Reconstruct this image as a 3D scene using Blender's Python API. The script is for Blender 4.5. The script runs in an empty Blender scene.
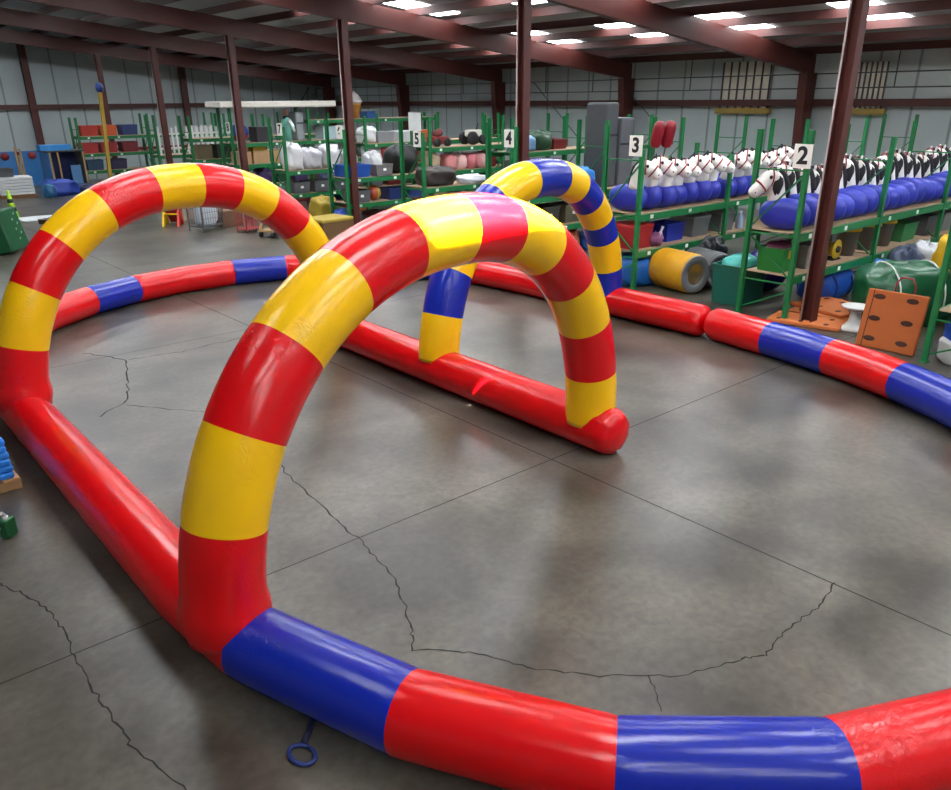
import bpy, math, random
from mathutils import Vector, Matrix
random.seed(7)
R = math.radians
SC = bpy.context.scene
COL = SC.collection
TAU = 2 * math.pi

# ------------------------------------------------------------------ materials
def lin(h):
    h = h.lstrip('#')
    o = []
    for i in (0, 2, 4):
        c = int(h[i:i+2], 16) / 255
        o.append(c / 12.92 if c < .04045 else ((c + .055) / 1.055) ** 2.4)
    return (*o, 1)

MATS = {}
def mat(key, hexcol=None, rough=.6, metal=0, var=.12, scale=6, bump=0, bscale=20, coat=0, spec=.5):
    if key in MATS: return MATS[key]
    m = bpy.data.materials.new(key); m.use_nodes = True
    nt = m.node_tree; b = nt.nodes['Principled BSDF']
    b.inputs['Roughness'].default_value = rough
    b.inputs['Metallic'].default_value = metal
    b.inputs['Specular IOR Level'].default_value = spec
    if coat:
        b.inputs['Coat Weight'].default_value = coat
        b.inputs['Coat Roughness'].default_value = .18
    tc = nt.nodes.new('ShaderNodeTexCoord')
    nz = nt.nodes.new('ShaderNodeTexNoise'); nz.inputs['Scale'].default_value = scale; nz.inputs['Detail'].default_value = 4
    nt.links.new(tc.outputs['Object'], nz.inputs['Vector'])
    mx = nt.nodes.new('ShaderNodeMix'); mx.data_type = 'RGBA'
    c = lin(hexcol)
    mx.inputs[6].default_value = (*[x * (1 - var) for x in c[:3]], 1)
    mx.inputs[7].default_value = (*[min(1, x * (1 + var)) for x in c[:3]], 1)
    nt.links.new(nz.outputs['Fac'], mx.inputs[0]); nt.links.new(mx.outputs[2], b.inputs['Base Color'])
    if bump:
        n2 = nt.nodes.new('ShaderNodeTexNoise'); n2.inputs['Scale'].default_value = bscale; n2.inputs['Detail'].default_value = 3
        n2.inputs['Distortion'].default_value = .6
        nt.links.new(tc.outputs['Object'], n2.inputs['Vector'])
        bp = nt.nodes.new('ShaderNodeBump'); bp.inputs['Strength'].default_value = bump; bp.inputs['Distance'].default_value = .02
        nt.links.new(n2.outputs['Fac'], bp.inputs['Height']); nt.links.new(bp.outputs['Normal'], b.inputs['Normal'])
    MATS[key] = m
    return m

def vinyl(key, h):
    """heat-welded PVC: gloss with a soft second lobe, and creases that gather in patches"""
    m = mat(key, h, rough=.2, var=.05, scale=3, spec=.42)
    nt = m.node_tree; b = nt.nodes['Principled BSDF']; L = nt.links.new
    b.inputs['Coat Weight'].default_value = .17; b.inputs['Coat Roughness'].default_value = .5
    tc = nt.nodes.new('ShaderNodeTexCoord')
    def nz(sc, dist, det=3):
        n = nt.nodes.new('ShaderNodeTexNoise'); n.inputs['Scale'].default_value = sc; n.inputs['Distortion'].default_value = dist; n.inputs['Detail'].default_value = det
        L(tc.outputs['Object'], n.inputs['Vector']); return n.outputs['Fac']
    def mth(op, a, c):
        n = nt.nodes.new('ShaderNodeMath'); n.operation = op
        for i, v in enumerate((a, c)):
            if isinstance(v, (int, float)): n.inputs[i].default_value = v
            else: L(v, n.inputs[i])
        return n.outputs[0]
    crease = mth('ABSOLUTE', mth('SUBTRACT', nz(9, 1.6), .5), 0)
    crease = mth('MINIMUM', mth('MULTIPLY', crease, 9), 1)
    mask = nt.nodes.new('ShaderNodeMapRange'); mask.inputs['From Min'].default_value = .5; mask.inputs['From Max'].default_value = .68
    L(nz(1.7, .3), mask.inputs['Value'])
    hgt = mth('ADD', mth('MULTIPLY', mth('MULTIPLY', crease, mask.outputs[0]), .3), mth('MULTIPLY', nz(5, .4), .3))
    bp = nt.nodes.new('ShaderNodeBump'); bp.inputs['Strength'].default_value = .25; bp.inputs['Distance'].default_value = .03
    L(hgt, bp.inputs['Height']); L(bp.outputs['Normal'], b.inputs['Normal'])
    return m

V_RED = vinyl('vinyl_red', 'd4030c'); V_YEL = vinyl('vinyl_yellow', 'f0bb06'); V_BLU = vinyl('vinyl_blue', '0c239a')
GREEN = mat('rack_green', '18713f', .42, var=.18, scale=9)
TAG = mat('tag_white', 'e8e8e4', .6)
WOOD = mat('deck_wood', 'a98f74', .75, var=.25, scale=7)
STEEL = mat('steel_brown', '4c1f1a', .5, var=.2, scale=4)
BLACK = mat('black', '15151a', .6)
def cm(h, rough=.55, **k):
    return mat(f'c_{h}_{int(rough*100)}' + ('b' if k else ''), h, rough, **k)
def cloth(h, rough=.5):
    return mat(f'cloth_{h}', h, rough, var=.15, bump=.55, bscale=7)

# ------------------------------------------------------------------ mesh builder
class MB:
    def __init__(s): s.v = []; s.f = []; s.m = []; s.sm = []
    def add(s, vs, fs, mi=0, smooth=False):
        n = len(s.v); s.v += [tuple(v) for v in vs]
        for f in fs:
            s.f.append([n + i for i in f]); s.m.append(mi); s.sm.append(smooth)
        return s
    def box(s, c, d, rz=0, mi=0, taper=1, rot=None):
        M = rot if rot is not None else Matrix.Rotation(rz, 3, 'Z')
        vs = []
        for z in (-1, 1):
            t = taper if z < 0 else 1
            for x, y in ((-1, -1), (1, -1), (1, 1), (-1, 1)):
                vs.append(Vector(c) + M @ Vector((x * d[0] / 2 * t, y * d[1] / 2 * t, z * d[2] / 2)))
        return s.add(vs, [(3, 2, 1, 0), (4, 5, 6, 7), (0, 1, 5, 4), (1, 2, 6, 5), (2, 3, 7, 6), (3, 0, 4, 7)], mi)
    def bar(s, p, q, w, h, mi=0):
        p = Vector(p); q = Vector(q); d = q - p
        z = d.normalized(); up = Vector((0, 0, 1)) if abs(z.z) < .95 else Vector((1, 0, 0))
        x = up.cross(z).normalized(); y = z.cross(x)
        M = Matrix((x, y, z)).transposed()
        return s.box((p + q) / 2, (w, h, d.length), mi=mi, rot=M)
    def tube(s, pts, rad, n=12, mi=0, caps=True, sy=1):
        pts = [Vector(p) for p in pts]
        if not hasattr(rad, '__len__'): rad = [rad] * len(pts)
        prev = None; vs = []
        for i, p in enumerate(pts):
            t = (pts[min(i + 1, len(pts) - 1)] - pts[max(i - 1, 0)])
            t = t.normalized() if t.length > 1e-9 else Vector((0, 0, 1))
            if prev is None:
                a = Vector((0, 0, 1)) if abs(t.z) < .9 else Vector((1, 0, 0))
                x = a.cross(t).normalized()
            else:
                x = (prev - t * prev.dot(t)).normalized()
            prev = x; y = t.cross(x)
            for k in range(n):
                a = TAU * k / n
                vs.append(p + (x * math.cos(a) + y * math.sin(a) * sy) * rad[i])
        fs = []
        for i in range(len(pts) - 1):
            for k in range(n):
                a = i * n + k; b = i * n + (k + 1) % n
                fs.append((a, b, b + n, a + n))
        if caps:
            fs.append(tuple(reversed(range(n)))); L = (len(pts) - 1) * n
            fs.append(tuple(L + k for k in range(n)))
        return s.add(vs, fs, mi, True)
    def turn(s, a, c):
        ca, sa = math.cos(a), math.sin(a)
        s.v = [(c[0] + (x-c[0])*ca - (y-c[1])*sa, c[1] + (x-c[0])*sa + (y-c[1])*ca, z) for x, y, z in s.v]
        return s
    def lathe(s, prof, c=(0, 0, 0), n=20, mi=0, M=None):
        vs = []
        for r, z in prof:
            for k in range(n):
                a = TAU * k / n
                v = Vector((r * math.cos(a), r * math.sin(a), z))
                vs.append(Vector(c) + (M @ v if M is not None else v))
        fs = []
        for i in range(len(prof) - 1):
            for k in range(n):
                a = i * n + k; b = i * n + (k + 1) % n
                fs.append((a, b, b + n, a + n))
        fs.append(tuple(reversed(range(n)))); L = (len(prof) - 1) * n
        fs.append(tuple(L + k for k in range(n)))
        return s.add(vs, fs, mi, True)
    def sell(s, c, r, e1=1, e2=1, n=20, m=12, noise=0, seed=0, rz=0, mi=0, rot=None, flat=None):
        rd = random.Random(seed); ph = [rd.uniform(0, 6) for _ in range(8)]
        P = lambda w, e: math.copysign(abs(w) ** e, w)
        vs = []; M = rot if rot is not None else Matrix.Rotation(rz, 3, 'Z')
        for i in range(m + 1):
            v = -math.pi / 2 + math.pi * i / m
            for k in range(n):
                u = TAU * k / n
                d = Vector((P(math.cos(v), e1) * P(math.cos(u), e2), P(math.cos(v), e1) * P(math.sin(u), e2), P(math.sin(v), e1)))
                if noise:
                    q = 1 + noise * (math.sin(3*u + ph[0] + 2*v) * .5 + math.sin(5*u - 3*v + ph[1]) * .35 + math.sin(7*v + 2*u + ph[2]) * .35 + math.sin(9*u+6*v+ph[3]) * .25)
                    d = d * q
                w = Vector((d.x * r[0], d.y * r[1], d.z * r[2]))
                if flat is not None and w.z < -r[2] * flat: w.z = -r[2] * flat
                vs.append(Vector(c) + M @ w)
        fs = []
        for i in range(m):
            for k in range(n):
                a = i * n + k; b = i * n + (k + 1) % n
                fs.append((a, b, b + n, a + n))
        return s.add(vs, fs, mi, True)
    def build(s, name, mats, parent=None, bevel=0, label=None, sub=0):
        me = bpy.data.meshes.new(name); me.from_pydata(s.v, [], s.f)
        if not isinstance(mats, (list, tuple)): mats = [mats]
        for m in mats: me.materials.append(m)
        me.polygons.foreach_set('material_index', s.m); me.polygons.foreach_set('use_smooth', s.sm)
        me.validate(); me.update()
        o = bpy.data.objects.new(name, me); COL.objects.link(o)
        if parent: o.parent = parent
        if label: o['label'] = label
        if bevel:
            b = o.modifiers.new('bevel', 'BEVEL'); b.width = bevel; b.segments = 2; b.limit_method = 'ANGLE'
        if sub:
            b = o.modifiers.new('sub', 'SUBSURF'); b.levels = sub; b.render_levels = sub
        return o

def thing(name, label, cat, loc=(0, 0, 0), rz=0, group=None):
    o = bpy.data.objects.new(name, None); COL.objects.link(o)
    o.location = loc; o.rotation_euler = (0, 0, rz)
    return tag(o, label, cat, group)
def tag(o, label, cat, group=None):
    o['label'] = label; o['category'] = cat
    if group: o['group'] = group
    return o
def struct(o):
    o['kind'] = 'structure'; return o
def dup(root, loc, rz, label, group=None, s=None):
    r = root.copy(); COL.objects.link(r); r.location = loc; r.rotation_euler = (0, 0, rz); r['label'] = label
    if group: r['group'] = group
    if s: r.scale = s
    for ch in list(root.children):
        c = ch.copy(); COL.objects.link(c); c.parent = r
        for g in list(ch.children):
            d = g.copy(); COL.objects.link(d); d.parent = c
    return r
ORD = 'first second third fourth fifth sixth seventh eighth ninth tenth eleventh twelfth thirteenth fourteenth fifteenth sixteenth seventeenth eighteenth nineteenth twentieth'.split()

# ------------------------------------------------------------------ camera
H = 3.5
f_, p_, r_, h_ = 777.95, .398916479, -.00813049515, .861368581
cp, sp = math.cos(p_), math.sin(p_)
Fh = Vector((math.cos(h_), math.sin(h_), 0)); Rt = Vector((math.sin(h_), -math.cos(h_), 0)); Zv = Vector((0, 0, 1))
fw = Fh * cp - Zv * sp; u0 = Fh * sp + Zv * cp
X = Rt * math.cos(r_) + u0 * math.sin(r_); U = u0 * math.cos(r_) - Rt * math.sin(r_)
cam = bpy.data.cameras.new('camera'); co = bpy.data.objects.new('camera', cam); COL.objects.link(co)
co.matrix_world = Matrix(((X.x, U.x, -fw.x, 0), (X.y, U.y, -fw.y, 0), (X.z, U.z, -fw.z, H), (0, 0, 0, 1)))
cam.sensor_fit = 'HORIZONTAL'; cam.sensor_width = 36; cam.lens = f_ / 951 * 36
cam.shift_y = 32 / 951
cam.clip_end = 300
SC.camera = co

# ------------------------------------------------------------------ room
XW, YW, XM, YM = 24.8, 42.6, -12.0, -12.0
zb = lambda x: 4.1 + .111 * (24.6 - x)          # underside of the rafters
zr = lambda x: zb(x) + .75                      # roof sheet

def floor_mat():
    m = bpy.data.materials.new('polished_concrete'); m.use_nodes = True
    nt = m.node_tree; b = nt.nodes['Principled BSDF']; L = nt.links.new
    tc = nt.nodes.new('ShaderNodeTexCoord')
    def noise(sc, det=5, dist=0):
        n = nt.nodes.new('ShaderNodeTexNoise'); n.inputs['Scale'].default_value = sc; n.inputs['Detail'].default_value = det
        n.inputs['Distortion'].default_value = dist; L(tc.outputs['Object'], n.inputs['Vector']); return n
    n1 = noise(.8, 6, .25); n2 = noise(3.2, 4, .1); n4 = noise(14, 10, .4); n3 = noise(40, 3)
    r1 = nt.nodes.new('ShaderNodeValToRGB')
    r1.color_ramp.elements[0].position = .36; r1.color_ramp.elements[0].color = lin('36322b')
    r1.color_ramp.elements[1].position = .72; r1.color_ramp.elements[1].color = lin('69645a')
    L(n1.outputs['Fac'], r1.inputs['Fac'])
    r2 = nt.nodes.new('ShaderNodeValToRGB')
    r2.color_ramp.elements[0].position = .2; r2.color_ramp.elements[0].color = (.78, .77, .74, 1)
    r2.color_ramp.elements[1].position = .75; r2.color_ramp.elements[1].color = (1, 1, 1, 1)
    L(n2.outputs['Fac'], r2.inputs['Fac'])
    mx = nt.nodes.new('ShaderNodeMix'); mx.data_type = 'RGBA'; mx.blend_type = 'MULTIPLY'; mx.inputs[0].default_value = .75
    L(r1.outputs['Color'], mx.inputs[6]); L(r2.outputs['Color'], mx.inputs[7])
    r4 = nt.nodes.new('ShaderNodeMapRange'); r4.inputs['From Min'].default_value = .3; r4.inputs['From Max'].default_value = .7
    r4.inputs['To Min'].default_value = .78; r4.inputs['To Max'].default_value = 1.22; L(n4.outputs['Fac'], r4.inputs['Value'])
    vm = nt.nodes.new('ShaderNodeVectorMath'); vm.operation = 'SCALE'; L(mx.outputs[2], vm.inputs[0]); L(r4.outputs[0], vm.inputs['Scale'])
    L(vm.outputs[0], b.inputs['Base Color'])
    mr = nt.nodes.new('ShaderNodeMapRange'); mr.inputs['To Min'].default_value = .255; mr.inputs['To Max'].default_value = .36
    L(n2.outputs['Fac'], mr.inputs['Value']); L(mr.outputs['Result'], b.inputs['Roughness'])
    bp = nt.nodes.new('ShaderNodeBump'); bp.inputs['Strength'].default_value = .015; bp.inputs['Distance'].default_value = .01
    L(n3.outputs['Fac'], bp.inputs['Height']); L(bp.outputs['Normal'], b.inputs['Normal'])
    return m
FLOOR = floor_mat()
CRACK = mat('crack_dark', '1a1917', .9)
JOINT = mat('joint_dark', '262421', .9)
mb = MB()
mb.add([(XM, YM, 0), (XW, YM, 0), (XW, YW, 0), (XM, YW, 0)], [(0, 1, 2, 3)])
def ribbon(pts, w, mi, jit=0, sub=1):
    P = []
    rd = random.Random(len(pts) * 13 + int(pts[0][0] * 100))
    for a, b in zip(pts[:-1], pts[1:]):
        for k in range(sub):
            t = k / sub
            P.append(Vector((a[0] + (b[0]-a[0])*t + rd.uniform(-jit, jit), a[1] + (b[1]-a[1])*t + rd.uniform(-jit, jit))))
    P.append(Vector(pts[-1][:2]))
    vs = []
    for i, p in enumerate(P):
        t = (P[min(i+1, len(P)-1)] - P[max(i-1, 0)]).normalized(); n = Vector((-t.y, t.x))
        ww = w * rd.uniform(.5, 1.3) if jit else w
        vs += [(p.x + n.x*ww/2, p.y + n.y*ww/2, .0015), (p.x - n.x*ww/2, p.y - n.y*ww/2, .0015)]
    mb.add(vs, [(2*i, 2*i+1, 2*i+3, 2*i+2) for i in range(len(P)-1)], mi)
ribbon([(.53, 6.41), (.68, 5.97), (.74, 5.51), (.71, 5.03), (.71, 4.51), (.73, 4.0), (.85, 3.49), (.9, 3.0)], .012, 1, .018, 9)
ribbon([(3.4, 7.6), (3.18, 6.7), (3.06, 5.62), (3.01, 4.97), (2.9, 4.37), (2.68, 3.87), (2.49, 3.59)], .013, 1, .018, 9)
ribbon([(2.49, 3.59), (2.78, 3.31), (2.97, 2.93), (3.26, 2.57), (3.66, 2.22), (4.09, 2.05), (4.27, 1.96), (4.62, 2.01), (5.09, 1.99), (5.45, 2.06)], .011, 1, .013, 8)
ribbon([(3.5, 2.36), (3.43, 2.25), (3.3, 2.1)], .008, 1, .01, 4)
ribbon([(2.88, 12.44), (3.23, 11.66), (2.94, 10.73), (2.68, 9.93), (2.24, 9.56)], .02, 1, .03, 8)
ribbon([(3.25, 11.64), (3.98, 11.5), (5.2, 11.6)], .016, 1, .03, 8)
ribbon([(2.62, 9.75), (3.21, 8.9), (3.7, 8.3)], .016, 1, .03, 8)
for y in (-1.8, 5.1, 12.0, 18.9, 25.8, 32.7): ribbon([(XM, y), (XW, y)], .012, 2)
for x in (-1.4, 5.43, 12.26, 19.1): ribbon([(x, YM), (x, YW)], .014, 2)
struct(mb.build('floor', [FLOOR, CRACK, JOINT]))

def wall_mat(key, h, axis):
    m = bpy.data.materials.new(key); m.use_nodes = True
    nt = m.node_tree; b = nt.nodes['Principled BSDF']; L = nt.links.new
    b.inputs['Roughness'].default_value = .45
    tc = nt.nodes.new('ShaderNodeTexCoord'); sx = nt.nodes.new('ShaderNodeSeparateXYZ'); L(tc.outputs['Object'], sx.inputs[0])
    ma = nt.nodes.new('ShaderNodeMath'); ma.operation = 'PINGPONG'; ma.inputs[1].default_value = .55
    L(sx.outputs[axis], ma.inputs[0])
    r = nt.nodes.new('ShaderNodeValToRGB'); r.color_ramp.elements[0].position = .0; r.color_ramp.elements[0].color = (.35, .35, .36, 1)
    r.color_ramp.elements[1].position = .06; r.color_ramp.elements[1].color = (1, 1, 1, 1)
    L(ma.outputs[0], r.inputs['Fac'])
    nz = nt.nodes.new('ShaderNodeTexNoise'); nz.inputs['Scale'].default_value = .5; nz.inputs['Detail'].default_value = 5
    L(tc.outputs['Object'], nz.inputs['Vector'])
    c = lin(h)
    mx = nt.nodes.new('ShaderNodeMix'); mx.data_type = 'RGBA'
    mx.inputs[6].default_value = (*[x * .8 for x in c[:3]], 1); mx.inputs[7].default_value = (*[x * 1.15 for x in c[:3]], 1)
    L(nz.outputs['Fac'], mx.inputs[0])
    m2 = nt.nodes.new('ShaderNodeMix'); m2.data_type = 'RGBA'; m2.blend_type = 'MULTIPLY'; m2.inputs[0].default_value = 1
    L(mx.outputs[2], m2.inputs[6]); L(r.outputs['Color'], m2.inputs[7]); L(m2.outputs[2], b.inputs['Base Color'])
    bp = nt.nodes.new('ShaderNodeBump'); bp.inputs['Strength'].default_value = .35; bp.inputs['Distance'].default_value = .03
    L(nz.outputs['Fac'], bp.inputs['Height']); L(bp.outputs['Normal'], b.inputs['Normal'])
    return m
WB = wall_mat('wall_insulation', 'a9b4b6', 1); WL = wall_mat('wall_insulation_end', 'a9b4b6', 0)
T = .12
def slab_wall(name, x0, y0, x1, y1, za, zc, m):      # a wall between two floor points with its own thickness
    d = Vector((x1 - x0, y1 - y0, 0)).normalized(); n = Vector((d.y, -d.x, 0)) * T   # outward
    a, b = Vector((x0, y0, 0)), Vector((x1, y1, 0))
    vs = [a, b, b + Zv * zc, a + Zv * za]; vs += [v + n for v in vs]
    struct(MB().add(vs, [(0, 1, 2, 3), (7, 6, 5, 4), (0, 4, 5, 1), (1, 5, 6, 2), (2, 6, 7, 3), (3, 7, 4, 0)]).build(name, m))
slab_wall('wall_back', XW, YM, XW, YW, zr(XW), zr(XW), WB)
slab_wall('wall_left', XW, YW, XM, YW, zr(XW), zr(XM), WL)
slab_wall('wall_front', XM, YW, XM, YM, zr(XM), zr(XM), WB)
slab_wall('wall_right', XM, YM, XW, YM, zr(XM), zr(XW), WL)

# roof sheet with an unseen slot added to let sun onto the near arch
ROOF = mat('roof_insulation', 'a4a7a9', .6, var=.06, scale=1)
SUN_AZ, SUN_EL = R(244), R(52)
sd = Vector((math.cos(SUN_EL) * math.cos(SUN_AZ), math.cos(SUN_EL) * math.sin(SUN_AZ), math.sin(SUN_EL)))
def roofhit(P):
    P = Vector(P); t = (zr(P.x) - P.z) / (sd.z + .111 * sd.x); return P + sd * t
q0 = roofhit((3.35, 4.58, 2.5)); q1 = roofhit((5.12, 4.89, 2.49))       # slot ends, shaped so the sun patch fits the arch top
du = (q1 - q0); du.z = 0; du.normalize(); dn = Vector((-du.y, du.x, 0)) * .19
hole = [q0 - dn, q1 - dn, q1 + dn, q0 + dn]
HX0, HX1 = min(v.x for v in hole), max(v.x for v in hole); HY0, HY1 = min(v.y for v in hole), max(v.y for v in hole)
outer = [(XM, YM), (XW + T, YM), (XW + T, YW + T), (XM, YW + T)]
vs = [(x, y, zr(x)) for x, y in outer] + [(v.x, v.y, zr(v.x)) for v in hole]
vs += [(x, y, z + .06) for x, y, z in vs]
fs = []
for i in range(4):
    j = (i + 1) % 4
    fs += [(i, 4+i, 4+j, j), (8+j, 12+j, 12+i, 8+i), (i, j, 8+j, 8+i), (4+j, 4+i, 12+i, 12+j)]
struct(MB().add(vs, fs).build('ceiling', ROOF))

# translucent roof-light panels, glowing to stand in for daylight; camera-side rows added as fill
SKY_FILL = bpy.data.materials.new('skylight_and_fill'); SKY_FILL.use_nodes = True
nt = SKY_FILL.node_tree; b = nt.nodes['Principled BSDF']; b.inputs['Base Color'].default_value = (.85, .9, .95, 1); b.inputs['Roughness'].default_value = .4
b.inputs['Emission Color'].default_value = (.93, .97, 1, 1); b.inputs['Emission Strength'].default_value = 9
nz = nt.nodes.new('ShaderNodeTexNoise'); nz.inputs['Scale'].default_value = 1.5
wn = 1
for yc in (-8.2, -4.5, -1.0, 2.5, 6.2, 9.4, 12.9, 16.3, 19.8, 23.2, 30.1, 37.0):  # negative rows are unseen, added to light camera-side faces
    for xc in (20.0, 14.6, 9.3, 4.6, -1.5, -6.5):
        if xc < 3 and yc not in (-8.2, -4.5, -1.0, 2.5, 9.4): continue  # panels behind the camera, added as fill light
        if xc < 3: yc -= 3.2
        x0, x1, y0, y1 = xc - 1.5, xc + 1.5, yc - .5, yc + .5
        if x0 < HX1 + .2 and x1 > HX0 - .2 and y0 < HY1 + .2 and y1 > HY0 - .2: continue
        vs = [(x, y, zr(x) - .03 + dz) for dz in (0, .025) for x, y in ((x0, y0), (x1, y0), (x1, y1), (x0, y1))]
        struct(MB().add(vs, [(3, 2, 1, 0), (4, 5, 6, 7), (0, 1, 5, 4), (1, 2, 6, 5), (2, 3, 7, 6), (3, 0, 4, 7)]).build(f'window_{wn}', SKY_FILL)); wn += 1

# purlins, girts, frames
tn = 1
def trim(mb, m):
    global tn
    o = struct(mb.build(f'trim_{tn}', m)); tn += 1; return o
PUR = mat('purlin_brown', '4a2420', .6)
for k in range(13):
    x = 24.2 - k * 1.55
    trim(MB().box((x, (YM+YW)/2, zr(x) - .15), (.07, YW - YM, .2)), PUR)
trim(MB().box((XW - .1, (YM+YW)/2, 3.32), (.2, YW - YM, .2)), PUR)
trim(MB().box(((XM+XW)/2, YW - .1, 3.32), (XW - XM - .5, .2, .2)), PUR)
trim(MB().box(((XM+XW)/2 - 2, YW - .12, 1.35), (XW - XM - 8, .12, .14)), mat('rail_red', '7c1d1f', .5))
PIPE = mat('pipe_dark', '3c3f42', .5)
for z in (3.72, 4.12):
    trim(MB().tube([(XW - .22, YM + .2, z), (XW - .22, YW - .4, z)], .018, 8), PIPE)
for y in (10.4, 17.2, 21.6, 24.1, 29.3):
    trim(MB().tube([(XW - .22, y, 3.72), (XW - .22, y, 4.7)], .018, 8), PIPE)
FY = [5.95 + 6.9 * k for k in range(-2, 6)]
for y in FY:
    # rafter (I section, deeper over the wall column)
    for x0, x1 in ((XM + .2, 12.4), (12.4, 24.45)):
        vs = []
        for x in (x0, x1):
            d = .0 if x < 20 else .0
            for yy in (-.1, .1):
                vs += [(x, y + yy, zb(x)), (x, y + yy, zb(x) + .52)]
        trim(MB().add(vs, [(0, 1, 3, 2), (4, 6, 7, 5), (0, 2, 6, 4), (1, 5, 7, 3), (0, 4, 5, 1), (2, 3, 7, 6)]), STEEL)
    # tapered wall column
    m_ = MB()
    vs = []
    for z, w in ((0, .28), (4.15, .62)):
        for yy in (-.13, .13): vs += [(24.6 - w, y + yy, z), (24.6, y + yy, z)]
    m_.add(vs, [(0, 2, 3, 1), (4, 5, 7, 6), (0, 1, 5, 4), (2, 6, 7, 3), (0, 4, 6, 2), (1, 3, 7, 5)])
    struct(m_.build('steel_wall_column', STEEL))
    # interior post: H section
    m_ = MB(); zt = zb(12.4) + .02
    c = (12.45, y)
    prof = [(-.1, -.09), (.1, -.09), (.1, -.07), (.012, -.07), (.012, .07), (.1, .07), (.1, .09), (-.1, .09), (-.1, .07), (-.012, .07), (-.012, -.07), (-.1, -.07)]
    n = len(prof)
    vs = [(c[0] + a, c[1] + b, 0) for a, b in prof] + [(c[0] + a, c[1] + b, zt) for a, b in prof]
    m_.add(vs, [(i, (i+1) % n, n + (i+1) % n, n + i) for i in range(n)] + [tuple(reversed(range(n))), tuple(range(n, 2*n))])
    po = struct(m_.build('steel_post', STEEL))
    MB().tube([(c[0] - .125, c[1] + .085, .05), (c[0] - .125, c[1] + .085, zt)], .016, 8).build('conduit', cm('b9aaa4', .4), po)
for x in (9.85, 17.0, 3.5):
    trim(MB().box((x, YW - .25, zb(x) / 2 + .2), (.28, .25, zb(x) + .4)), STEEL)
trim(MB().bar((20.9, YW - .3, .3), (24.2, YW - .3, 4.2), .04, .04), STEEL)
for y in (17.5, 21.9): trim(MB().bar((24.3, y, 2.0), (24.3, y + 2.6, 4.1), .025, .025), PIPE)

# ribbed wall light in the back wall, with its yellow sill
def wall_light(n, y0, y1, z0, z1):
    w = struct(MB().box((24.73, (y0+y1)/2, (z0+z1)/2), (.06, y1-y0, z1-z0)).build(f'window_{n}', cm('cfccbe', .5)))
    m_ = MB()
    k = 7
    fr = MB().box((24.66, (y0+y1)/2, z0 - .02), (.14, y1-y0+.3, .16)).build('window_sill', cm('8f7a35', .6), w)
    for i in range(k):
        y = y0 + (y1-y0) * i / (k-1)
        MB().box((24.67, y, (z0+z1)/2), (.06, .03, z1-z0)).build('mullion', PIPE, w)
wall_light(wn, 14.3, 16.0, 3.1, 4.55); wn += 1
wall_light(wn, 10.7, 11.6, 3.1, 4.4); wn += 1

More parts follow.
